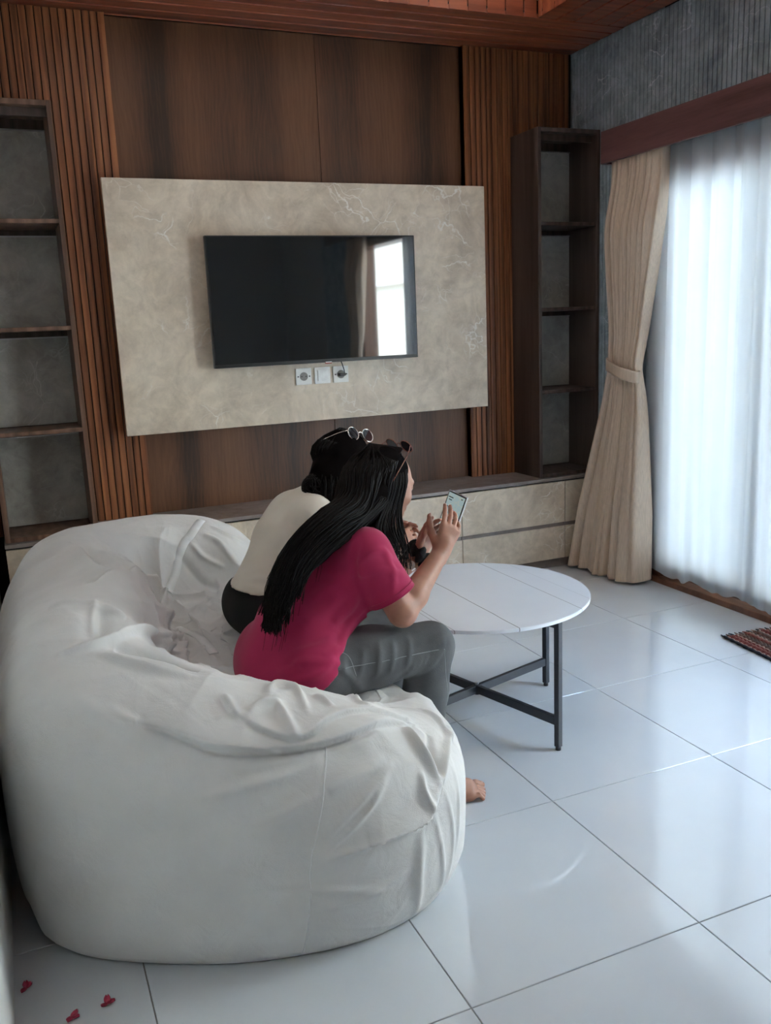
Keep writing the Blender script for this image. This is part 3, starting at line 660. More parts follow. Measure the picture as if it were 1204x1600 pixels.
# ------------------------------------------------------------------ distance-field modelling for bodies and clothes
def nrm(v): v = np.array(v, float); return v/np.linalg.norm(v)
class Field:
    def __init__(s, lo, hi, h):
        s.lo = np.array(lo, float); s.h = h; s.n = np.ceil((np.array(hi)-s.lo)/h).astype(int)+1
        s.F = np.full(s.n, 1.0, np.float32)
    def sub(s, lo, hi, pad):
        a = np.clip(np.floor((np.array(lo)-pad-s.lo)/s.h).astype(int), 0, s.n-1); b = np.clip(np.ceil((np.array(hi)+pad-s.lo)/s.h).astype(int)+1, 1, s.n)
        sl = tuple(slice(p, q) for p, q in zip(a, b))
        g = [(s.lo[i]+s.h*np.arange(a[i], b[i])).astype(np.float32) for i in range(3)]
        return sl, g[0][:, None, None], g[1][None, :, None], g[2][None, None, :]
    def blend(s, sl, d, k, op='add'):
        F = s.F[sl]
        if op == 'add':
            if k > 0: hh = np.clip(.5+.5*(F-d)/k, 0, 1); s.F[sl] = F*(1-hh)+d*hh-k*hh*(1-hh)
            else: s.F[sl] = np.minimum(F, d)
        else:
            if k > 0: d = -d; hh = np.clip(.5-.5*(F-d)/k, 0, 1); s.F[sl] = F*(1-hh)+d*hh+k*hh*(1-hh)
            else: s.F[sl] = np.maximum(F, -d)
    def cone(s, a, b, ra, rb, k=.02, grow=0, op='add'):
        a = np.array(a, float); b = np.array(b, float); ra += grow; rb += grow; m = max(ra, rb)
        sl, X, Y, Z = s.sub(np.minimum(a, b)-m, np.maximum(a, b)+m, k+.012)
        ab = b-a; L = ab@ab+1e-12
        t = np.clip(((X-a[0])*ab[0]+(Y-a[1])*ab[1]+(Z-a[2])*ab[2])/L, 0, 1)
        d = np.sqrt((X-a[0]-t*ab[0])**2+(Y-a[1]-t*ab[1])**2+(Z-a[2]-t*ab[2])**2)-(ra+t*(rb-ra))
        s.blend(sl, d.astype(np.float32), k, op); return s
    def ell(s, c, r, ax=None, k=.02, grow=0, op='add'):
        c = np.array(c, float); r = np.array(r, float)+grow; m = max(r)
        ax = np.eye(3) if ax is None else np.array([nrm(v) for v in ax])
        sl, X, Y, Z = s.sub(c-m, c+m, k+.012)
        q = [((X-c[0])*a[0]+(Y-c[1])*a[1]+(Z-c[2])*a[2]) for a in ax]
        k0 = np.sqrt(sum((q[i]/r[i])**2 for i in range(3))); k1 = np.sqrt(sum((q[i]/r[i]**2)**2 for i in range(3)))+1e-9
        s.blend(sl, (k0*(k0-1)/k1).astype(np.float32), k, op); return s
    def at(s, p):
        q = (np.array(p)-s.lo)/s.h; i = np.clip(np.floor(q).astype(int), 0, s.n-2); f = q-i; v = 0
        for a in (0, 1):
            for b in (0, 1):
                for c in (0, 1): v += s.F[i[0]+a, i[1]+b, i[2]+c]*(f[0] if a else 1-f[0])*(f[1] if b else 1-f[1])*(f[2] if c else 1-f[2])
        return v
    def snap(s, p):
        p = np.array(p, float); e = s.h*1.2
        for _ in range(8):
            g = np.array([s.at(p+np.eye(3)[k]*e)-s.at(p-np.eye(3)[k]*e) for k in range(3)])/(2*e); gn = np.linalg.norm(g)
            if gn < .05: break
            p = p-g/gn*np.clip(s.at(p), -.02, .02)
        return p
    def ridge(s, pts, wd, amp):      # raises (amp>0) or sinks (amp<0) the surface along a line
        P = np.array(pts, float)
        if len(P) > 2: P = spline(P, 3*len(P))
        P = np.array([s.snap(p) for p in P])
        sl, X, Y, Z = s.sub(P.min(0)-3*wd, P.max(0)+3*wd, 0); dm = None
        n = len(P)-1
        for i in range(n):
            a, b = P[i], P[i+1]; ab = b-a; L = ab@ab+1e-12
            t = np.clip(((X-a[0])*ab[0]+(Y-a[1])*ab[1]+(Z-a[2])*ab[2])/L, 0, 1)
            d = (X-a[0]-t*ab[0])**2+(Y-a[1]-t*ab[1])**2+(Z-a[2]-t*ab[2])**2
            e = np.exp(-d/wd**2)*np.sqrt(np.clip(np.sin(np.pi*np.clip((i+t)/n, .02, .98)), 0, 1)); dm = e if dm is None else np.maximum(dm, e)
        s.F[sl] -= (amp*dm).astype(np.float32); return s
    def cut(s, p, n, k=0):           # removes what lies on the side n points to
        n = nrm(n); g = [(s.lo[i]+s.h*np.arange(s.n[i])).astype(np.float32) for i in range(3)]
        d = (g[0][:, None, None]-p[0])*n[0]+(g[1][None, :, None]-p[1])*n[1]+(g[2][None, None, :]-p[2])*n[2]
        s.F = np.maximum(s.F, d.astype(np.float32)); return s
    def mesh(s, name, m, parent=None, smooth=1):
        F = s.F; F[0] = F[-1] = 1; F[:, 0] = F[:, -1] = 1; F[:, :, 0] = F[:, :, -1] = 1
        I = F < 0; c = I[:-1, :-1, :-1]; allin = c.copy(); anyin = c.copy()
        offs = [(i, j, k) for i in (0, 1) for j in (0, 1) for k in (0, 1)]
        for (i, j, k) in offs[1:]:
            v = I[i:I.shape[0]-1+i, j:I.shape[1]-1+j, k:I.shape[2]-1+k]; allin &= v; anyin |= v
        act = np.argwhere(anyin & ~allin); idx = -np.ones(c.shape, np.int32); idx[tuple(act.T)] = np.arange(len(act))
        vals = {o: F[act[:, 0]+o[0], act[:, 1]+o[1], act[:, 2]+o[2]] for o in offs}
        acc = np.zeros((len(act), 3)); cnt = np.zeros(len(act))
        for o in offs:
            for ax in range(3):
                if o[ax]: continue
                o2 = list(o); o2[ax] = 1; o2 = tuple(o2); a, b = vals[o], vals[o2]; mk = (a < 0) != (b < 0)
                t = np.where(mk, a/(a-b+1e-12*(~mk)), 0); pt = np.tile(np.array(o, float), (len(act), 1)); pt[:, ax] += t
                acc[mk] += pt[mk]; cnt[mk] += 1
        V = s.lo+s.h*(act+acc/cnt[:, None])
        Q = []
        for ax in range(3):
            sa = [slice(1, -1)]*3; sa[ax] = slice(0, -1); sb = [slice(1, -1)]*3; sb[ax] = slice(1, None)
            A, B = I[tuple(sa)], I[tuple(sb)]; e = np.argwhere(A != B)
            p = e.copy(); p[:, [i for i in range(3) if i != ax]] += 1
            u, v = [(1, 2), (2, 0), (0, 1)][ax]
            def cell(du, dv):
                q = p.copy(); q[:, u] -= du; q[:, v] -= dv; return idx[tuple(q.T)]
            q = np.stack([cell(1, 1), cell(0, 1), cell(0, 0), cell(1, 0)], 1)
            inside = I[tuple(p.T)]; q[~inside] = q[~inside][:, ::-1]; Q.append(q)
        Q = np.concatenate(Q); Q = Q[(Q >= 0).all(1)]
        for _ in range(smooth):
            S_, n_ = np.zeros_like(V), np.zeros(len(V))
            for a, b in ((0, 1), (1, 2), (2, 3), (3, 0)):
                np.add.at(S_, Q[:, a], V[Q[:, b]]); np.add.at(n_, Q[:, a], 1); np.add.at(S_, Q[:, b], V[Q[:, a]]); np.add.at(n_, Q[:, b], 1)
            V = V*.45+.55*S_/np.maximum(n_, 1)[:, None]
        off = np.zeros(3)
        if parent: off = np.array(parent.location); 
        me = bpy.data.meshes.new(name); me.vertices.add(len(V)); me.vertices.foreach_set('co', (V-off).astype(np.float32).ravel())
        me.loops.add(Q.size); me.loops.foreach_set('vertex_index', Q.ravel().astype(np.int32))
        me.polygons.add(len(Q)); me.polygons.foreach_set('loop_start', np.arange(0, Q.size, 4, dtype=np.int32)); me.update(calc_edges=True)
        return mesh_obj(name, me, m, parent, True)

def skin_mat():
    t = NT('tan_skin'); p = t.pos(obj=True)
    n = t.n('TexNoise', {'Vector': p, 'Scale': 22, 'Detail': 5}).outputs[0]; b = t.n('TexNoise', {'Vector': p, 'Scale': 350, 'Detail': 3}).outputs[0]
    t.bsdf(Base_Color=t.ramp(n, [(.3, (.33, .155, .10)), (.7, (.45, .225, .15))]), Roughness=.48, Subsurface_Weight=.08, Subsurface_Scale=.01, Normal=t.bump(b, .15, .001)); return t.m
SKIN = skin_mat()
def hair_mat():
    t = NT('black_hair'); p = t.pos(obj=True); b = t.n('TexNoise', {'Vector': p, 'Scale': 160, 'Detail': 3}).outputs[0]
    t.bsdf(Base_Color=t.ramp(b, [(.3, (.0035, .003, .003)), (.7, (.008, .0065, .006))]), Roughness=.5, Specular_IOR_Level=.12); return t.m
HAIR = hair_mat()
HAIR_IN = plain('black_hair_mass', (.005, .004, .004), .95, noise=0, bump=0, Specular_IOR_Level=.02)
TEE = fabric('crimson_jersey', (.42, .014, .085), (.36, .011, .070), scale=900, rough=.9, sheen=.1, bump=.25, wr=.35)
CREAM = fabric('cream_jersey', (.70, .63, .53), (.64, .57, .47), scale=900, rough=.9, sheen=.1, bump=.25, wr=.35)
def jeans_mat():
    t = NT('grey_denim'); p = t.pos(obj=True)
    n = t.n('TexNoise', {'Vector': p, 'Scale': 9, 'Detail': 6}).outputs[0]; b = t.n('TexNoise', {'Vector': p, 'Scale': 500, 'Detail': 2}).outputs[0]
    t.bsdf(Base_Color=t.ramp(n, [(.3, (.062, .066, .070)), (.7, (.125, .130, .135))]), Roughness=.85, Normal=t.bump(b, .4, .002)); return t.m
DENIM = jeans_mat()
BLKPANT = fabric('black_cotton', (.005, .005, .006), scale=600, rough=.95, sheen=0)
NAIL = plain('nail', (.55, .34, .28), .3)
EYE = plain('eye_white', (.75, .74, .70), .2); IRIS = plain('iris_brown', (.03, .015, .01), .15)

def hand(B, wr, d, pn, side, curls, spread=.10, sc=1.0, thumb=None):
    """B: Field.  d: wrist to knuckles, pn: where the palm faces, side: towards the thumb, curls: bend per finger (index first)."""
    d = nrm(d); pn = nrm(np.array(pn)-d*(np.array(pn)@d)); side = nrm(np.cross(d, pn)) * (1 if np.cross(d, pn)@np.array(side) > 0 else -1)
    wr = np.array(wr, float); tips = []
    pl = .082*sc
    for x in (-.027, -.009, .009, .027):
        B.cone(wr+side*x*.55*sc+d*.012*sc, wr+side*x*sc+d*pl*(1-.08*abs(x)/.027), .0135*sc, .0105*sc, .012)
    offs = [(.028, .066, .0082), (.0095, .074, .0084), (-.0095, .068, .008), (-.027, .053, .0072)]
    for i, (x, L, r) in enumerate(offs):
        p = wr+side*x*sc+d*pl*(.98-.06*(i == 3)-.02*(i == 0)); a = curls[i]; dr = nrm(d+side*(spread*(1.5-i)*.6))
        segs = (.46, .30, .24); bend = 0; r *= sc
        for j, f in enumerate(segs):
            bend += a*(.8, 1.0, .7)[j]; v = dr*math.cos(bend)+pn*math.sin(bend); q = p+v*L*f*sc
            B.cone(p, q, r*(1-.06*j), r*(.94-.07*j), .004); p = q
        tips.append((p, v, r*.8))
    tb = wr+side*.024*sc+d*.02*sc+pn*.006
    if thumb is None: thumb = [nrm(side*.8+d*.6+pn*.35), nrm(side*.35+d*.85+pn*.35), nrm(d*.95+pn*.3)]
    for v, L, r in zip(thumb, (.042, .032, .026), (.0135, .0105, .009)):
        q = tb+nrm(v)*L*sc; B.cone(tb, q, r*sc, r*.86*sc, .010); tb = q
    tips.append((tb, nrm(thumb[-1]), .008*sc))
    return tips, side, pn
def foot(B, ank, d, sc=1.0):
    ank = np.array(ank, float); d = nrm([d[0], d[1], 0]); s = np.array([-d[1], d[0], 0]); z = np.array([0, 0, 1.])
    heel = np.array([ank[0], ank[1], 0])-d*.035*sc+z*.030*sc
    ball = np.array([ank[0], ank[1], 0])+d*.125*sc+z*.022*sc
    B.cone(ank, heel, .034*sc, .030*sc, .02); B.cone(ank, ball+z*.012, .036*sc, .024*sc, .03); B.cone(heel, ball, .028*sc, .022*sc, .02)
    for x in (-.028, -.009, .009, .028): B.cone(heel+s*x*.4, ball+s*x*sc-z*.003, .02*sc, .017*sc, .02)
    return ball, d, s
def toes(B, ball, d, s, big, sc=1.0):
    out = []
    for i, (x, L, r) in enumerate(((.033, .050, .0120), (.0125, .049, .0083), (-.0045, .044, .0080), (-.021, .038, .0076), (-.0365, .031, .0074))):
        a = ball+s*big*x*sc+d*.006-np.array([0, 0, .004]); m = a+d*L*.6*sc+np.array([0, 0, .004]); b = a+d*L*sc-np.array([0, 0, a[2]-r*1.0])
        B.cone(a, m, r*1.05*sc, r*.9*sc, .004); B.cone(m, b, r*.95*sc, r*.95*sc, .001); out.append((b, d, r))
    return out
def head(B, c, f, up, sc=1.0):
    f = nrm(f); r = nrm(np.cross(f, up)); u = np.cross(r, f); A = (f, r, u); P = lambda x, y, z: np.array(c)+sc*(f*x+r*y+u*z)
    B.ell(P(-.012, 0, .028), np.array([.094, .074, .082])*sc, A, .02)             # cranium
    B.ell(P(.020, 0, -.020), np.array([.066, .062, .078])*sc, A, .03)            # face
    B.ell(P(.045, 0, -.078), np.array([.030, .032, .024])*sc, A, .025)           # chin
    for y in (-1, 1):
        B.cone(P(-.012, y*.050, -.052), P(.040, y*.020, -.086), .018*sc, .015*sc, .03)  # jaw
        B.ell(P(.050, y*.038, -.028), np.array([.024, .022, .022])*sc, A, .02)    # cheek
        B.ell(P(.084, y*.031, .004), np.array([.012, .016, .009])*sc, A, .008, op='sub')  # eye socket
        B.ell(P(.074, y*.031, .003), np.array([.0125, .0135, .0115])*sc, A, .002)  # lid ball
        B.cone(P(.080, y*.012, .017), P(.066, y*.050, .020), .009*sc, .007*sc, .012)   # brow
        B.ell(P(-.012, y*.074, -.008), np.array([.017, .008, .030])*sc, A, .006)   # ear
        B.ell(P(-.006, y*.082, -.006), np.array([.008, .005, .018])*sc, A, .004, op='sub')
        B.ell(P(.096, y*.009, -.036), np.array([.009, .007, .006])*sc, A, .006)    # nostril wing
    B.cone(P(.084, 0, .006), P(.104, 0, -.030), .007*sc, .0105*sc, .010)           # nose
    B.cone(P(.083, -.015, -.057), P(.083, .015, -.057), .006*sc, .006*sc, .008)    # upper lip
    B.cone(P(.081, -.012, -.067), P(.081, .012, -.067), .0065*sc, .0065*sc, .008)  # lower lip
    B.cone(P(.092, -.018, -.062), P(.092, .018, -.062), .002*sc, .002*sc, .003, op='sub')
    return P, A
def eyes(P, A, person, sc=1.0):
    for y in (-1, 1):
        bm = bmesh.new(); bmesh.ops.create_uvsphere(bm, u_segments=20, v_segments=12, radius=.0112*sc, matrix=Matrix.Translation(Vector(P(.0752, y*.031, .002))-person.location))
        e = obj('eye', bm, EYE, person, True)
        bm = bmesh.new(); bmesh.ops.create_uvsphere(bm, u_segments=16, v_segments=10, radius=.006*sc, matrix=Matrix.Translation(Vector(P(.0812, y*.031, -.001))-person.location))
        obj('iris', bm, IRIS, e, True)
        pts = [P(.083, y*.012, .021)-np.array(person.location), P(.081, y*.032, .027)-np.array(person.location), P(.068, y*.052, .022)-np.array(person.location)]
        tubes('eyebrow', [(spline(pts, 8), [.001, .0025, .003, .003, .003, .0025, .002, .001])], HAIR, person, 6)
def strands(name, chains, person, m=HAIR, ns=4):
    off = np.array(person.location)
    return tubes(name, [(np.array(p)-off, r) for p, r in chains], m, person, ns)
def glasses(name, label, c, f, u, rad, framem, round_=1.0, arm=.12, armdir=None):
    """c: bridge, f: where the lenses look, u: up of the lenses"""
    f = nrm(f); r = nrm(np.cross(f, u)); u = np.cross(r, f)
    t = thing(name, label, 'sunglasses', tuple(c)); P = lambda x, y, z: f*x+r*y+u*z
    rims = []
    for y in (-1, 1):
        ring = [P(-.006*abs(math.cos(a)*rad+y*0)/rad*0-.10*((y*(rad+.009)+rad*math.cos(a))**2), y*(rad+.009)+rad*math.cos(a), rad*round_*math.sin(a)) for a in np.linspace(0, 2*math.pi, 33)]
        rims.append((ring, .0016))
        bm = bmesh.new(); n = 28
        cv = bm.verts.new(P(-.10*((y*(rad+.009))**2), y*(rad+.009), 0)); vs = [bm.verts.new(q) for q in ring[:-1]][::1]
        for i in range(len(vs)): bm.faces.new((cv, vs[i], vs[(i+1) % len(vs)]))
        o = obj('lens', bm, LENS, t, True)
    tubes('rim', rims, framem, t, 6); tubes('bridge', [(spline([P(0, -.010, .004), P(.002, 0, .008), P(0, .010, .004)], 7), .0014)], framem, t, 6)
    ad = nrm(armdir) if armdir is not None else -f
    for y in (-1, 1):
        e = P(-.10*(2*rad+.009)**2, y*(2*rad+.010), rad*.4)
        tubes('temple_arm', [(spline([e, e+ad*arm*.30+r*y*.020, e+ad*arm*.80+r*y*.034, e+ad*arm+r*y*.034+nrm(-u-f)*.010], 14), .0014)], framem, t, 6)
    return t
# ------------------------------------------------------------------ woman in the crimson T-shirt
def woman_one():
    F1 = nrm([.965, .262, 0]); R1 = np.array([F1[1], -F1[0], 0]); Z = np.array([0, 0, 1.])
    pel = np.array([-2.400, -2.115, .470])
    per = thing('person', 'woman in crimson T-shirt and grey jeans holding a phone, seated nearest the camera', 'person', (-2.40, -2.115, .38))
    hipR, hipL = pel+R1*.085, pel-R1*.085
    knR, knL = np.array([-2.015, -2.205, .478]), np.array([-2.055, -1.985, .478]); anR, anL = np.array([-2.052, -2.225, .078]), np.array([-2.015, -1.97, .078])
    wai, che, upc, nek = np.array([-2.345, -2.10, .575]), np.array([-2.262, -2.08, .665]), np.array([-2.20, -2.062, .735]), np.array([-2.135, -2.044, .800])
    hc = np.array([-2.062, -2.024, .925]); hf = nrm([.90, .26, -.22]); hu = nrm(Z+hf*.25)
    shR, shL = np.array([-2.195, -2.194, .778]), np.array([-2.125, -1.920, .760])
    elR, elL = np.array([-2.112, -2.238, .604]), np.array([-2.085, -1.925, .575]); wrR, wrL = np.array([-1.930, -2.121, .724]), np.array([-1.925, -1.954, .674])
    B = Field((-2.56, -2.36, -.01), (-1.72, -1.82, 1.09), .0042)
    def torso(B, g=0):
        B.ell(pel, (.125, .150, .105), (F1, R1, Z), .03, g)
        B.cone(hipR, hipL, .105, .105, .03, g); B.cone(pel+F1*.01, wai, .112, .098, .04, g); B.cone(wai+R1*.03, wai-R1*.03, .09, .09, .04, g)
        B.cone(wai, che, .098, .102, .04, g); B.cone(che+R1*.045, che-R1*.045, .092, .092, .04, g); B.cone(upc+R1*.07, upc-R1*.07, .078, .078, .05, g)
        B.cone(shR, upc, .052, .07, .04, g); B.cone(shL, upc, .052, .07, .04, g)
    def legs(B, g=0):
        for h, k, a in ((hipR, knR, anR), (hipL, knL, anL)):
            m = h*.5+k*.5+Z*.004
            B.cone(h, m, .094, .078, .03, g); B.cone(m, k, .078, .060, .02, g); B.cone(k, k*.68+a*.32-F1*.012, .058, .056, .02, g); B.cone(k*.68+a*.32-F1*.012, a+Z*.02, .055, .034, .02, g)
    torso(B); legs(B)
    B.cone(nek-F1*.01, hc-hu*.06-hf*.02, .050, .048, .03); B.cone(upc, nek, .07, .052, .04)
    for s, e, w_ in ((shR, elR, wrR), (shL, elL, wrL)):
        B.cone(s, e, .050, .040, .02); m = e*.72+w_*.28; B.cone(e, m, .039, .040, .012); B.cone(m, w_, .039, .024, .015)
    P, A = head(B, hc, hf, hu, .98)
    dR = nrm([.50, .12, .86]); handR = hand(B, wrR, dR, (.0, .95, -.05), (-.8, 0, .4), (.25, .32, .42, .55), .12, .98, thumb=[nrm([.05, .80, .60]), nrm([.15, .65, .75]), nrm([.25, .45, .85])])
    dL = nrm([.42, -.10, .90]); handL = hand(B, wrL, dL, (.25, -.95, .0), (-.8, 0, .4), (.25, .35, .45, .5), .08, .95, thumb=[nrm([.10, -.55, .80]), nrm([.25, -.45, .85]), nrm([.35, -.25, .90])])
    B.cone(wrR-nrm(dR)*.02, wrR+dR*.03, .024, .022, .012); B.cone(wrL-dL*.02, wrL+dL*.03, .023, .021, .012)
    ft = [foot(B, a, d) for a, d in ((anR, (.97, -.16)), (anL, (.99, .10)))]
    tt = toes(B, *ft[0], 1) + toes(B, *ft[1], -1)
    B.mesh('body', SKIN, per, 1)
    eyes(P, A, per, .98)
    for b, d, r in tt:
        bm = bmesh.new(); bmesh.ops.create_uvsphere(bm, u_segments=10, v_segments=8, radius=1, matrix=Matrix.Translation(Vector(b+Z*r*.72-d*.001)-per.location) @ Matrix.Diagonal((r*.62, r*.62, r*.28, 1)))
        obj('toenail', bm, NAIL, per, True)
    for tips in (handR[0], handL[0]):
        for p, v, r in tips:
            n = handR[2] if tips is handR[0] else handL[2]
            q = p-n*r*.72+v*.002
            bm = bmesh.new(); M_ = Matrix((Vector(v)*r*.95, Vector(np.cross(n, v))*r*.68, Vector(n)*r*.3)).transposed().to_4x4(); M_.translation = Vector(q)-per.location
            bmesh.ops.create_uvsphere(bm, u_segments=10, v_segments=8, radius=1, matrix=M_); obj('fingernail', bm, NAIL, per, True)
    # shirt
    T = Field((-2.60, -2.40, .34), (-1.98, -1.78, .90), .0045)
    torso(T, .014); T.cone(upc, nek-F1*.015, .085, .064, .03)
    T.ell(pel+F1*.0-Z*.02, (.145, .170, .10), (F1, R1, Z), .04, 0)
    T.cone(wai-F1*.03, pel-F1*.025, .110, .105, .04)
    hmR, hmL = shR*.26+elR*.74, shL*.2+elL*.8
    T.cone(shR, hmR+(hmR-shR)*.3, .064, .070, .02); T.cone(shL, hmL+(hmL-shL)*.3, .064, .068, .02)
    rp = [  # folds
        ([(-2.242, -2.238, .764), (-2.184, -2.25, .793), (-2.143, -2.25, .761)], .009, .006), ([(-2.25, -2.24, .73), (-2.186, -2.25, .742), (-2.132, -2.25, .712)], .010, .006),
        ([(-2.24, -2.237, .692), (-2.264, -2.244, .639), (-2.312, -2.257, .61)], .014, .010), ([(-2.194, -2.225, .603), (-2.253, -2.241, .563), (-2.363, -2.271, .534)], .012, .010),
        ([(-2.33, -2.27, .50), (-2.427, -2.288, .54), (-2.454, -2.296, .525), (-2.532, -2.317, .543)], .010, .011), ([(-2.22, -2.25, .62), (-2.296, -2.252, .551), (-2.377, -2.275, .525)], .013, .008),
        ([(-2.25, -2.245, .742), (-2.331, -2.262, .725), (-2.394, -2.279, .728)], .013, .006), ([(-2.226, -2.234, .823), (-2.244, -2.238, .764), (-2.239, -2.237, .674)], .008, -.008),
        ([(-2.26, -2.25, .70), (-2.33, -2.26, .66), (-2.40, -2.27, .64)], .016, .006), ([(-2.46, -2.30, .60), (-2.38, -2.28, .57), (-2.30, -2.26, .585)], .013, .006), ([(-2.48, -2.30, .50), (-2.40, -2.28, .49), (-2.34, -2.27, .52)], .009, .008),
        ([(-2.165, -2.26, .80), (-2.15, -2.27, .74), (-2.155, -2.27, .68)], .009, .005)]
    for p, w_, a_ in rp: T.ridge(p, w_, a_*1.5)
    axR, axL = nrm(elR-shR), nrm(elL-shL)
    # sleeves end at a hem; what lies past it inside the sleeve's own reach is removed
    for s, e, hm, ax in ((shR, elR, hmR, axR), (shL, elL, hmL, axL)):
        sl, X, Y, Zz = T.sub(np.minimum(s, e)-.09, np.maximum(s, e)+.09, 0)
        d = (X-hm[0])*ax[0]+(Y-hm[1])*ax[1]+(Zz-hm[2])*ax[2]
        rr = np.sqrt((X-hm[0]-d*ax[0])**2+(Y-hm[1]-d*ax[1])**2+(Zz-hm[2]-d*ax[2])**2)
        T.F[sl] = np.where((rr < .088) & (d > -.02), np.maximum(T.F[sl], d), T.F[sl])
        T.cone(hm-ax*.045, e, .048, .052, .004, op='sub')
    T.cone(nek, hc-hu*.07, .056, .062, .006, op='sub')
    T.cut(pel-Z*.075-F1*.0, (-.12, 0, -1)); T.cut((-2.194, -2.225, .592), F1*.557-Z*.83)
    sh = T.mesh('t_shirt', TEE, per, 1); tag(sh, 'crimson short sleeved T-shirt')
    off = np.array(per.location)
    def ring(c, ax, r, n=40, w_=.0012):
        a1 = nrm(np.cross(ax, [0, 0, 1.1])); a2 = np.cross(ax, a1)
        return [c+a1*r*math.cos(t)+a2*r*math.sin(t)-off for t in np.linspace(0, 2*math.pi, n)]
    tubes('sleeve_hem', [(ring(hmR-axR*.016, axR, .0695), .0012), (ring(hmR-axR*.003, axR, .0675), .0022)], TEE, per, 6)
    # jeans
    J = Field((-2.56, -2.36, .06), (-1.88, -1.84, .62), .0045)
    J.ell(pel, (.13, .152, .105), (F1, R1, Z), .03, .004); J.cone(hipR, hipL, .105, .105, .03, .006); legs(J, .008)
    for k, s in ((knR, 1), (knL, -1)):
        for i in range(6):      # creases around the knee and down the thigh
            q = k-F1*.02*i+Z*(.02-.012*i)
            J.ridge([q+R1*s*.072+Z*.03, q+R1*s*.07-Z*.015-F1*.02, q+R1*s*.045-Z*.06-F1*.05], .0060, .0065)
        for i in range(5):
            q = k-F1*(.10+.05*i); J.ridge([q+R1*s*.03+Z*.075, q+R1*s*.075+Z*.03-F1*.02, q+R1*s*.085-Z*.03-F1*.035], .008, .0065)
    J.ridge([hipR+R1*.09+Z*.05, hipR+R1*.10+F1*.06, hipR+R1*.08+F1*.11-Z*.05], .01, .006)
    J.cut(anR+Z*.05, (0, 0, -1)); J.cut(pel-F1*.05+Z*.075, (-.5, 0, 1))
    jn = J.mesh('jeans', DENIM, per, 1); tag(jn, 'faded grey skinny jeans')
    seamp = [hipR+R1*.099+F1*.02+Z*.028, hipR*.5+knR*.5+R1*.084+Z*.02, knR+R1*.068-F1*.01+Z*.012]
    def snapped(pts, n): return np.array([J.snap(p) for p in spline(pts, n)])-off
    STITCH = plain('denim_stitch', (.26, .27, .28), .9)
    tubes('seam', [(snapped(seamp, 18), .0010), (snapped([knR+R1*.068-F1*.01+Z*.012, knR+R1*.06-Z*.09, knR+R1*.055-Z*.18, knR+R1*.05-Z*.28], 18), .0010),
        (snapped([hipR+R1*.08+Z*.07+F1*.02, hipR+R1*.09+Z*.05+F1*.06, hipR+R1*.095+Z*.0+F1*.075], 12), .0012)], STITCH, jn, 5)
    # hair: inner mass
    Hc = lambda x, y, z: hc+.98*(A[0]*x+A[1]*y+A[2]*z)
    H = Field((-2.58, -2.34, .58), (-1.92, -1.84, 1.06), .0055)
    H.ell(Hc(-.022, 0, .032), (.094, .078, .083), A, .01)
    c1 = [Hc(-.050, .028, .0), np.array([-2.172, -2.100, .885]), np.array([-2.260, -2.150, .850]), np.array([-2.345, -2.185, .808]), np.array([-2.415, -2.215, .755]), np.array([-2.460, -2.240, .690]), np.array([-2.475, -2.245, .655])]
    rr = (.080, .078, .068, .058, .044, .026, .010)
    for a, b, ra, rb in zip(c1[:-1], c1[1:], rr[:-1], rr[1:]): H.cone(a, b, ra*.74, rb*.78, .02)
    H.cone(Hc(-.03, .045, .0), Hc(-.040, .055, -.09), .038, .026, .02); H.cone(Hc(-.035, .060, -.09), np.array([-2.125, -2.165, .790]), .030, .016, .02)
    H.ell(Hc(.080, 0, -.025), (.076, .085, .088), A, .008, op='sub')
    H.mesh('hair', HAIR_IN, per, 1)
    r = np.random.RandomState(4); ch = []
    cs = spline(c1, 30)
    for i in range(900):
        th = r.uniform(-1.25, 1.35)*1.0; side = 1 if th > 0 else -1
        fr = Hc(.045-.02*abs(th)+r.uniform(-.09, .0), .012*side, .128-.012*abs(th)); fr = Hc(*(np.array([r.uniform(-.07, .050), .006*side, .117])))
        y = .088*math.sin(min(abs(th), 1.4))*side; 
        mid = Hc(-.026-.092*math.cos(th)+r.uniform(-.006, .010), y*1.02, .055); low = Hc(-.038-.078*math.cos(th), y*1.02, -.02)
        ph = r.uniform(0, 2*math.pi); rad = r.uniform(.80, 1.08)
        pts = [fr, mid, low]; j0 = 3; n_end = int(r.uniform(20, 30))
        if abs(th) < 1.0: pts = [fr, Hc(-.024-.100*math.cos(th)+r.uniform(-.004, .008), y*1.02, .050)]; j0 = 6
        for j in range(j0, n_end, 4):
            R_ = np.interp(j/29*6, range(7), (.072, .064, .062, .058, .050, .036, .022))
            t_ = nrm(cs[min(j+1, 29)]-cs[j-1]); a1 = nrm(np.cross(t_, [0, 0, 1])); a2 = np.cross(a1, t_)
            pts.append(cs[j]+R_*rad*(-a1*math.sin(th*1.35)*.95+a2*math.cos(th*1.35)*.9)+r.normal(0, .0025, 3))
        e = pts[-1]+(pts[-1]-pts[-2])*.5+np.array([0, 0, -.03])+r.normal(0, .006, 3); pts.append(e)
        s_ = spline(pts, 26); ch.append((s_, np.linspace(.0028, .0009, 26)))
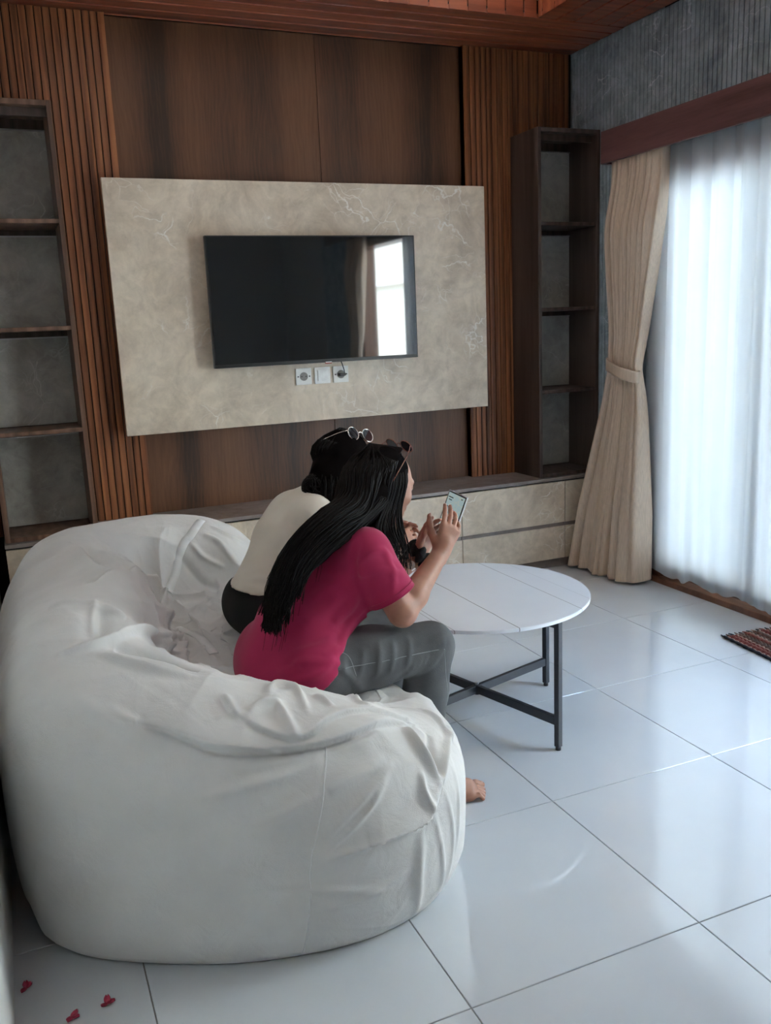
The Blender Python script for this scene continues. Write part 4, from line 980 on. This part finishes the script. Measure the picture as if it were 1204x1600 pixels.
    # front locks falling past the cheek to the shoulder
    for i in range(150):
        w_ = r.rand(); st = Hc(.035-.05*w_, .010, .112); a = Hc(.018-.07*w_, .080+.006*r.rand(), .03); b = Hc(.004-.07*w_, .088+.006*r.rand(), -.05)
        c = np.array([-2.055-.10*w_, -2.130-.012*r.rand()-.03*w_, .830]); d = np.array([-2.050-.105*w_, -2.155-.015*r.rand()-.04*w_, .765+.03*w_]); e = d+np.array([.008*r.normal()-.012, -.015+.012*r.normal(), -.055*r.rand()-.02])
        e = e if w_ < .55 else d
        ch.append((spline([st, a, b, c, d, e], 24), np.linspace(.0022, .0007, 24)))
    for i in range(14):     # loose strands across the shirt
        p = cs[int(r.uniform(14, 29))]; q = p+np.array([r.normal()*.02, -.028, -.03]); ch.append((spline([p, (p+q)/2+r.normal(0, .006, 3), q, q+np.array([-.02, -.004, -.07])*r.uniform(.6, 1.3)], 14), np.linspace(.0012, .0004, 14)))
    hs = strands('hair_strands', ch, per); hs['kind'] = 'stuff'
    # watch
    wc = wrL-nrm(wrL-elL)*.038; ax = nrm(wrL-elL); a1 = nrm(np.cross(ax, [.3, -.9, .2])); a2 = np.cross(ax, a1)
    wt = thing('wristwatch', 'silver and rose metal link wristwatch on the left wrist of the woman in crimson', 'watch', tuple(wc))
    for k in range(18):
        t = 2*math.pi*k/18; bm = bmesh.new(); add_box(bm, -.0075, .0075, -.0045, .0045, -.0012, .0016, .0007)
        v = a1*math.cos(t)+a2*math.sin(t); tv_ = np.cross(ax, v); M_ = Matrix((Vector(ax), Vector(tv_), Vector(v))).transposed().to_4x4(); M_.translation = Vector(v*.0275)
        bm.transform(M_); obj('link', bm, STEEL if k % 2 else ROSE, wt)
    v = nrm(np.array([.1, -.9, .3])-ax*np.dot(ax, [.1, -.9, .3])); bm = bmesh.new(); add_cyl(bm, (0, 0, 0), .014, .006, 'z', 28); M_ = Matrix((Vector(ax), Vector(np.cross(v, ax)), Vector(v))).transposed().to_4x4(); M_.translation = Vector(v*.030); bm.transform(M_); obj('case', bm, STEEL, wt)
    # scrunchie
    sc = wrL+dL*.006; st = thing('scrunchie', 'fluffy black scrunchie on the wrist just above the metal watch', 'hair tie', tuple(sc))
    P_ = []
    for a in np.linspace(0, 2*math.pi, 72, endpoint=False):
        v = a1*math.cos(a)+a2*math.sin(a); row = []
        for b in np.linspace(0, 2*math.pi, 17):
            rad = .0195+.0040*math.sin(a*9+2*math.sin(b))+.0015*math.sin(a*17+b*2); row.append(v*(.033+rad*.85*math.cos(b))+ax*rad*1.15*math.sin(b)+dL*0)
        P_.append(row)
    grid_mesh('band', np.array(P_), True, BLKPANT, st)
    # sunglasses pushed up on the head
    glasses('sunglasses', 'brown tortoiseshell sunglasses pushed up on the hair of the nearer woman', Hc(.034, .006, .124), A[0]*.75+A[2]*.66, A[2]*.75-A[0]*.66, .0235, TORT, .85, .125, -A[2]*.80-A[0]*.60)
    return hf
ROSE = plain('rose_metal', (.62, .36, .28), .25, metal=1)
TORT = plain('tortoiseshell', (.26, .085, .055), .2, noise=.5, nscale=120)
woman_one()

# ------------------------------------------------------------------ phone
def phone():
    L = nrm([.32, -.135, .94]); n = nrm([-.75, -.35, .205]); n = nrm(n-L*(n@L)); W_ = np.cross(L, n)
    t = thing('phone', 'black smartphone with lit map screen in the hands of the woman in crimson', 'phone')
    M_ = Matrix((Vector(W_), Vector(L), Vector(n))).transposed().to_4x4(); M_.translation = Vector((-1.829, -1.992, .793)); t.matrix_world = M_
    box('casing', -.037, .037, -.079, .079, -.0045, .0035, plain('clear_case', (.42, .42, .42), .2), t, .0025, 3)
    box('body', -.0352, .0352, -.077, .077, -.002, .0040, PLASTIC_B, t, .002, 2)
    s = NT('lit_screen'); p = s.pos((1, 1, 1), obj=True)
    a = s.n('TexVoronoi', {'Vector': p, 'Scale': 60}, feature='DISTANCE_TO_EDGE').outputs[0]; c = s.ramp(a, [(0, (.85, .8, .6)), (.05, (.55, .72, .74))])
    e = s.n('Emission', {'Color': c, 'Strength': .085}).outputs[0]; s.t.links.new(e, s.out.inputs[0])
    box('screen', -.0325, .0325, -.073, .0735, .0038, .0043, s.m, t)
    for i, (y, x, w_) in enumerate([(.060, -.02, .018), (.052, -.02, .012), (.030, -.024, .006), (.020, -.024, .006), (.010, -.024, .006), (.0, -.024, .006), (.066, .022, .006)]):
        box('map_mark', x-w_/2, x+w_/2, y-.0015, y+.0015, .0043, .0045, PLASTIC_B, t)
    bm = bmesh.new(); add_cyl(bm, (0, .0755, .0042), .0014, .0006, 'z', 12); obj('camera_hole', bm, PLASTIC_B, t)
phone()

# ------------------------------------------------------------------ woman in the cream top
def woman_two():
    F1 = nrm([.965, .262, 0]); R1 = np.array([F1[1], -F1[0], 0]); Z = np.array([0, 0, 1.])
    pel = np.array([-2.335, -1.65, .492])
    per = thing('person', 'woman in cream top and black trousers leaning forward, seated farther away', 'person', (-2.335, -1.65, .39))
    hipR, hipL = pel+R1*.08, pel-R1*.08
    knR, knL = np.array([-2.075, -1.52, .487]), np.array([-2.06, -1.34, .485]); anR, anL = np.array([-2.035, -1.50, .075]), np.array([-2.03, -1.31, .075])
    wai, che, upc, nek = pel+np.array([.045, .01, .11]), np.array([-2.245, -1.625, .695]), np.array([-2.185, -1.607, .765]), np.array([-2.115, -1.588, .825])
    hc = np.array([-2.005, -1.558, .922]); hf = nrm([.90, .25, -.38]); hu = nrm(Z+hf*.4)
    shR, shL = np.array([-2.195, -1.748, .800]), np.array([-2.125, -1.475, .785])
    elR, elL = np.array([-2.055, -1.690, .600]), np.array([-2.04, -1.42, .585]); wrR, wrL = np.array([-1.865, -1.640, .640]), np.array([-1.86, -1.52, .655])
    B = Field((-2.50, -1.86, -.01), (-1.68, -1.32, 1.08), .0055)
    def torso(B, g=0):
        B.ell(pel, (.11, .138, .10), (F1, R1, Z), .03, g); B.cone(hipR, hipL, .10, .10, .03, g); B.cone(pel, wai, .10, .088, .04, g); B.cone(wai+R1*.03, wai-R1*.03, .082, .082, .04, g)
        B.cone(wai, che, .088, .092, .04, g); B.cone(che+R1*.045, che-R1*.045, .084, .084, .04, g); B.cone(upc+R1*.065, upc-R1*.065, .072, .072, .05, g)
        B.cone(shR, upc, .048, .065, .04, g); B.cone(shL, upc, .048, .065, .04, g)
    def legs(B, g=0):
        for h, k, a in ((hipR, knR, anR), (hipL, knL, anL)):
            m = h*.5+k*.5; B.cone(h, m, .09, .074, .03, g); B.cone(m, k, .074, .058, .02, g); B.cone(k, k*.68+a*.32-F1*.01, .055, .053, .02, g); B.cone(k*.68+a*.32-F1*.01, a+Z*.02, .052, .034, .02, g)
    torso(B); legs(B); B.cone(nek-F1*.01, hc-hu*.06-hf*.02, .047, .045, .03); B.cone(upc, nek, .065, .05, .04)
    for s, e, w_ in ((shR, elR, wrR), (shL, elL, wrL)):
        B.cone(s, e, .046, .037, .02); m = e*.72+w_*.28; B.cone(e, m, .036, .037, .012); B.cone(m, w_, .036, .023, .015)
    P, A = head(B, hc, hf, hu, .97)
    hand(B, wrR, nrm([.85, .35, .15]), (-.1, .8, -.4), (0, 0, 1), (.4, .5, .6, .7), .05, .92); hand(B, wrL, nrm([.85, -.35, .12]), (-.1, -.8, -.4), (0, 0, 1), (.35, .45, .55, .6), .05, .92)
    ft = [foot(B, a, d) for a, d in ((anR, (.98, -.05)), (anL, (.98, .12)))]; toes(B, *ft[0], 1); toes(B, *ft[1], -1)
    B.mesh('body', SKIN, per, 1); eyes(P, A, per, .97)
    T = Field((-2.52, -1.90, .40), (-1.95, -1.30, .92), .005)
    torso(T, .012); T.cone(upc, nek-F1*.015, .08, .06, .03)
    T.cone(pel+Z*.05, wai, .112, .10, .04); hmR, hmL = shR*.35+elR*.65, shL*.35+elL*.65
    T.cone(shR, hmR+(hmR-shR)*.3, .058, .062, .02); T.cone(shL, hmL+(hmL-shL)*.3, .058, .062, .02)
    for i in range(6): T.ridge([shR+np.array([-.04+.015*i, -.05, .040-.012*i]), shR+np.array([-.01+.012*i, -.064, -.01-.008*i]), shR+np.array([.02+.012*i, -.060, -.06-.006*i])], .0065, .006)
    T.ridge([(-2.43, -1.72, .60), (-2.36, -1.775, .585), (-2.27, -1.765, .62)], .009, .006); T.ridge([(-2.42, -1.73, .63), (-2.33, -1.765, .62), (-2.25, -1.745, .67)], .009, .004)
    T.ridge([(-2.40, -1.74, .57), (-2.32, -1.785, .575), (-2.24, -1.755, .58)], .008, .006)
    for s, e, hm in ((shR, elR, hmR), (shL, elL, hmL)):
        ax = nrm(e-s); sl, X, Y, Zz = T.sub(np.minimum(s, e)-.09, np.maximum(s, e)+.09, 0); d = (X-hm[0])*ax[0]+(Y-hm[1])*ax[1]+(Zz-hm[2])*ax[2]
        rr = np.sqrt((X-hm[0]-d*ax[0])**2+(Y-hm[1]-d*ax[1])**2+(Zz-hm[2]-d*ax[2])**2); T.F[sl] = np.where((rr < .08) & (d > -.02), np.maximum(T.F[sl], d), T.F[sl])
        T.cone(hm-ax*.04, e, .044, .048, .004, op='sub')
    T.cone(nek, hc-hu*.07, .053, .06, .006, op='sub'); T.cut(pel+Z*.070, (-.10, 0, -1))
    tp = T.mesh('top', CREAM, per, 1); tag(tp, 'cream short sleeved top')
    J = Field((-2.50, -1.86, .06), (-1.85, -1.32, .66), .0055)
    J.ell(pel, (.115, .142, .104), (F1, R1, Z), .03, .008); J.cone(hipR, hipL, .10, .10, .03, .012); J.cone(pel, wai, .105, .095, .03, .006); legs(J, .012); J.cut(anR+Z*.04, (0, 0, -1)); J.cut(wai-Z*.015, (-.1, 0, 1))
    J.mesh('trousers', BLKPANT, per, 1)
    Hc = lambda x, y, z: hc+.97*(A[0]*x+A[1]*y+A[2]*z)
    H = Field((-2.32, -1.80, .62), (-1.85, -1.40, 1.06), .006)
    H.ell(Hc(-.022, 0, .032), (.096, .080, .084), A, .01)
    c1 = [Hc(-.05, .03, -.01), Hc(-.07, .045, -.08), np.array([-2.09, -1.655, .800]), np.array([-2.085, -1.700, .730]), np.array([-2.08, -1.715, .67])]
    for a, b, ra, rb in zip(c1[:-1], c1[1:], (.080, .072, .062, .045), (.072, .062, .045, .02)): H.cone(a, b, ra, rb, .03)
    H.cone(Hc(-.02, .045, .0), Hc(.0, .065, -.10), .05, .03, .03)
    H.ell(np.array([-2.145, -1.640, .870]), (.040, .042, .046), None, .012)
    H.ell(Hc(.078, 0, -.03), (.062, .055, .085), A, .008, op='sub')
    H.mesh('hair', HAIR_IN, per, 1)
    r = np.random.RandomState(9); ch = []; cs = spline(c1, 24)
    for i in range(600):
        th = r.uniform(-1.3, 1.35); side = 1 if th > 0 else -1; y = .086*math.sin(min(abs(th), 1.4))*side
        pts = [Hc(r.uniform(-.06, .05), .006*side, .117), Hc(-.026-.092*math.cos(th)+r.uniform(-.006, .012), y*1.03, .055), Hc(-.038-.078*math.cos(th), y*1.02, -.02)]
        ph = r.uniform(0, 6.28); rad = r.uniform(.85, 1.06)
        for j in range(6, 23, 4):
            R_ = np.interp(j/23*4, range(5), (.08, .074, .064, .05, .03)); t_ = nrm(cs[min(j+1, 23)]-cs[j-1]); a1 = nrm(np.cross(t_, [0, 1, 0.1])); a2 = np.cross(a1, t_); pts.append(cs[j]+a1*R_*rad*math.cos(ph)+a2*R_*rad*math.sin(ph)+r.normal(0, .003, 3))
        ch.append((spline(pts, 22), np.linspace(.0026, .0009, 22)))
    for i in range(60):
        c0 = np.array([-2.145, -1.640, .870]); d = nrm(r.normal(size=3)); e = nrm(np.cross(d, r.normal(size=3))); ch.append((np.array([c0+(d*math.cos(t)+e*math.sin(t))*.046 for t in np.linspace(0, 2.6, 12)]), .0022))
    for i in range(10):
        p = np.array([-2.10-.02*i/5, -1.70, .74]); ch.append((spline([p, p+np.array([-.03, -.05, -.02]), p+np.array([-.07-.05*r.rand(), -.065, -.05-.05*r.rand()])], 12), .0006))
    strands('hair_strands', ch, per)['kind'] = 'stuff'
    glasses('sunglasses', 'round silver rimmed sunglasses on top of the farther woman\'s dark hair', Hc(-.008, .050, .112), np.array([.29, -.72, .46]), np.array([.15, .30, 1.0]), .0215, STEEL, 1.12, .09, np.array([-.62, .35, -.42]))
woman_two()
# ------------------------------------------------------------------ rug corner by the door
def rug():
    t = thing('rug', 'small woven maroon and brown rug on the floor by the sheer curtain', 'rug', (-.325, -1.60, 0), (0, 0, math.radians(-6)))
    mats = [plain('weft_'+n_, c, .95, noise=.35, nscale=90, bump=.6, bscale=400) for n_, c in (('maroon', (.20, .045, .04)), ('brown', (.15, .075, .055)), ('tan', (.42, .30, .25)), ('grey', (.16, .12, .11)), ('rose', (.36, .15, .13)))]
    r = random.Random(5); seq = [2, 0, 0, 4, 0, 2, 1, 3, 3, 1, 0, 4, 2, 3, 1, 1, 3, 2, 0, 0, 4, 1, 2, 3, 0, 0, 1, 2, 4]
    base = box('backing', .004, .302, -.86, -.006, .001, .004, mats[3], t)
    for i, k in enumerate(seq):
        x = .012+i*.010; ys = np.linspace(-.004, -.862, 130); ph = r.random()*6
        pts = [(x+.0012*math.sin(j*2.1+ph), y, .0065+.0012*math.sin(j*1.57+ph+i*1.57)) for j, y in enumerate(ys)]
        tubes('weft_row', [(pts, [.0046+.0012*math.sin(j*1.57+ph) for j in range(130)])], mats[k], t, 5)
    dark = plain('border_cord', (.025, .028, .042), .95, noise=.3, nscale=100, bump=.6)
    tubes('border_cord', [([(.002+.0008*math.sin(j*1.3), -.002-.86*j/120, .0072) for j in range(121)], [.0058+.0012*math.sin(j*1.1) for j in range(121)])], dark, t, 6)
    tubes('border_cord', [([(.306+.0008*math.sin(j*1.3), -.002-.86*j/120, .0072) for j in range(121)], [.0058+.0012*math.sin(j*1.1) for j in range(121)])], dark, t, 6)
    for k in range(14):
        x = .002+k*.023; tubes('tassel', [(spline([(x, -.004, .007), (x+.004*r.random(), .010, .006), (x+.010*r.random()-.002, .020+.008*r.random(), .004)], 8), np.linspace(.0042, .0022, 8))], dark if k % 2 == 0 else mats[k % 5], t, 6)
rug()
# ------------------------------------------------------------------ fallen petals
PET = plain('pink_petal', (.40, .035, .08), .6, noise=.35, nscale=90)
def petal(x, y, n, seed, label):
    t = thing('flower_petals', label, 'petals', (x, y, 0)); r = random.Random(seed)
    for k in range(n):
        a0 = r.random()*6.28; L, W_ = .0085+.002*r.random(), .0060+.0015*r.random(); P_ = []
        for i in range(9):
            u = i/8; row = []
            for j in range(7):
                v = (j-3)/3; wd = W_*math.sin(math.pi*min(.98, u*.9+.06))**.7; px_, py_ = L*u*1.6, wd*v
                row.append((px_*math.cos(a0)-py_*math.sin(a0), px_*math.sin(a0)+py_*math.cos(a0), .0012+.004*u*u*(k % 2+.4)+.004*v*v+.0005*k))
            P_.append(row)
        o = grid_mesh('petal', np.array(P_), False, PET, t); md = o.modifiers.new('s', 'SOLIDIFY'); md.thickness = .0006
petal(-3.160, -2.509, 3, 1, 'reddish petal scrap lying against the foot of the white wall')
petal(-3.076, -2.643, 3, 2, 'forked pink petals on the floor, nearest the camera')
petal(-3.003, -2.636, 4, 3, 'round crumpled pink petals on the floor, farthest from the white wall')

GROUPS = {'power_socket': 'power sockets under the television', 'bookcase': 'open shelf cases beside the television', 'flower_petals': 'petals fallen on the floor', 'curtain': 'beige satin curtains'}
for o in bpy.data.objects:
    g = GROUPS.get(o.name.split('.')[0])
    if g and not o.parent: o['group'] = g
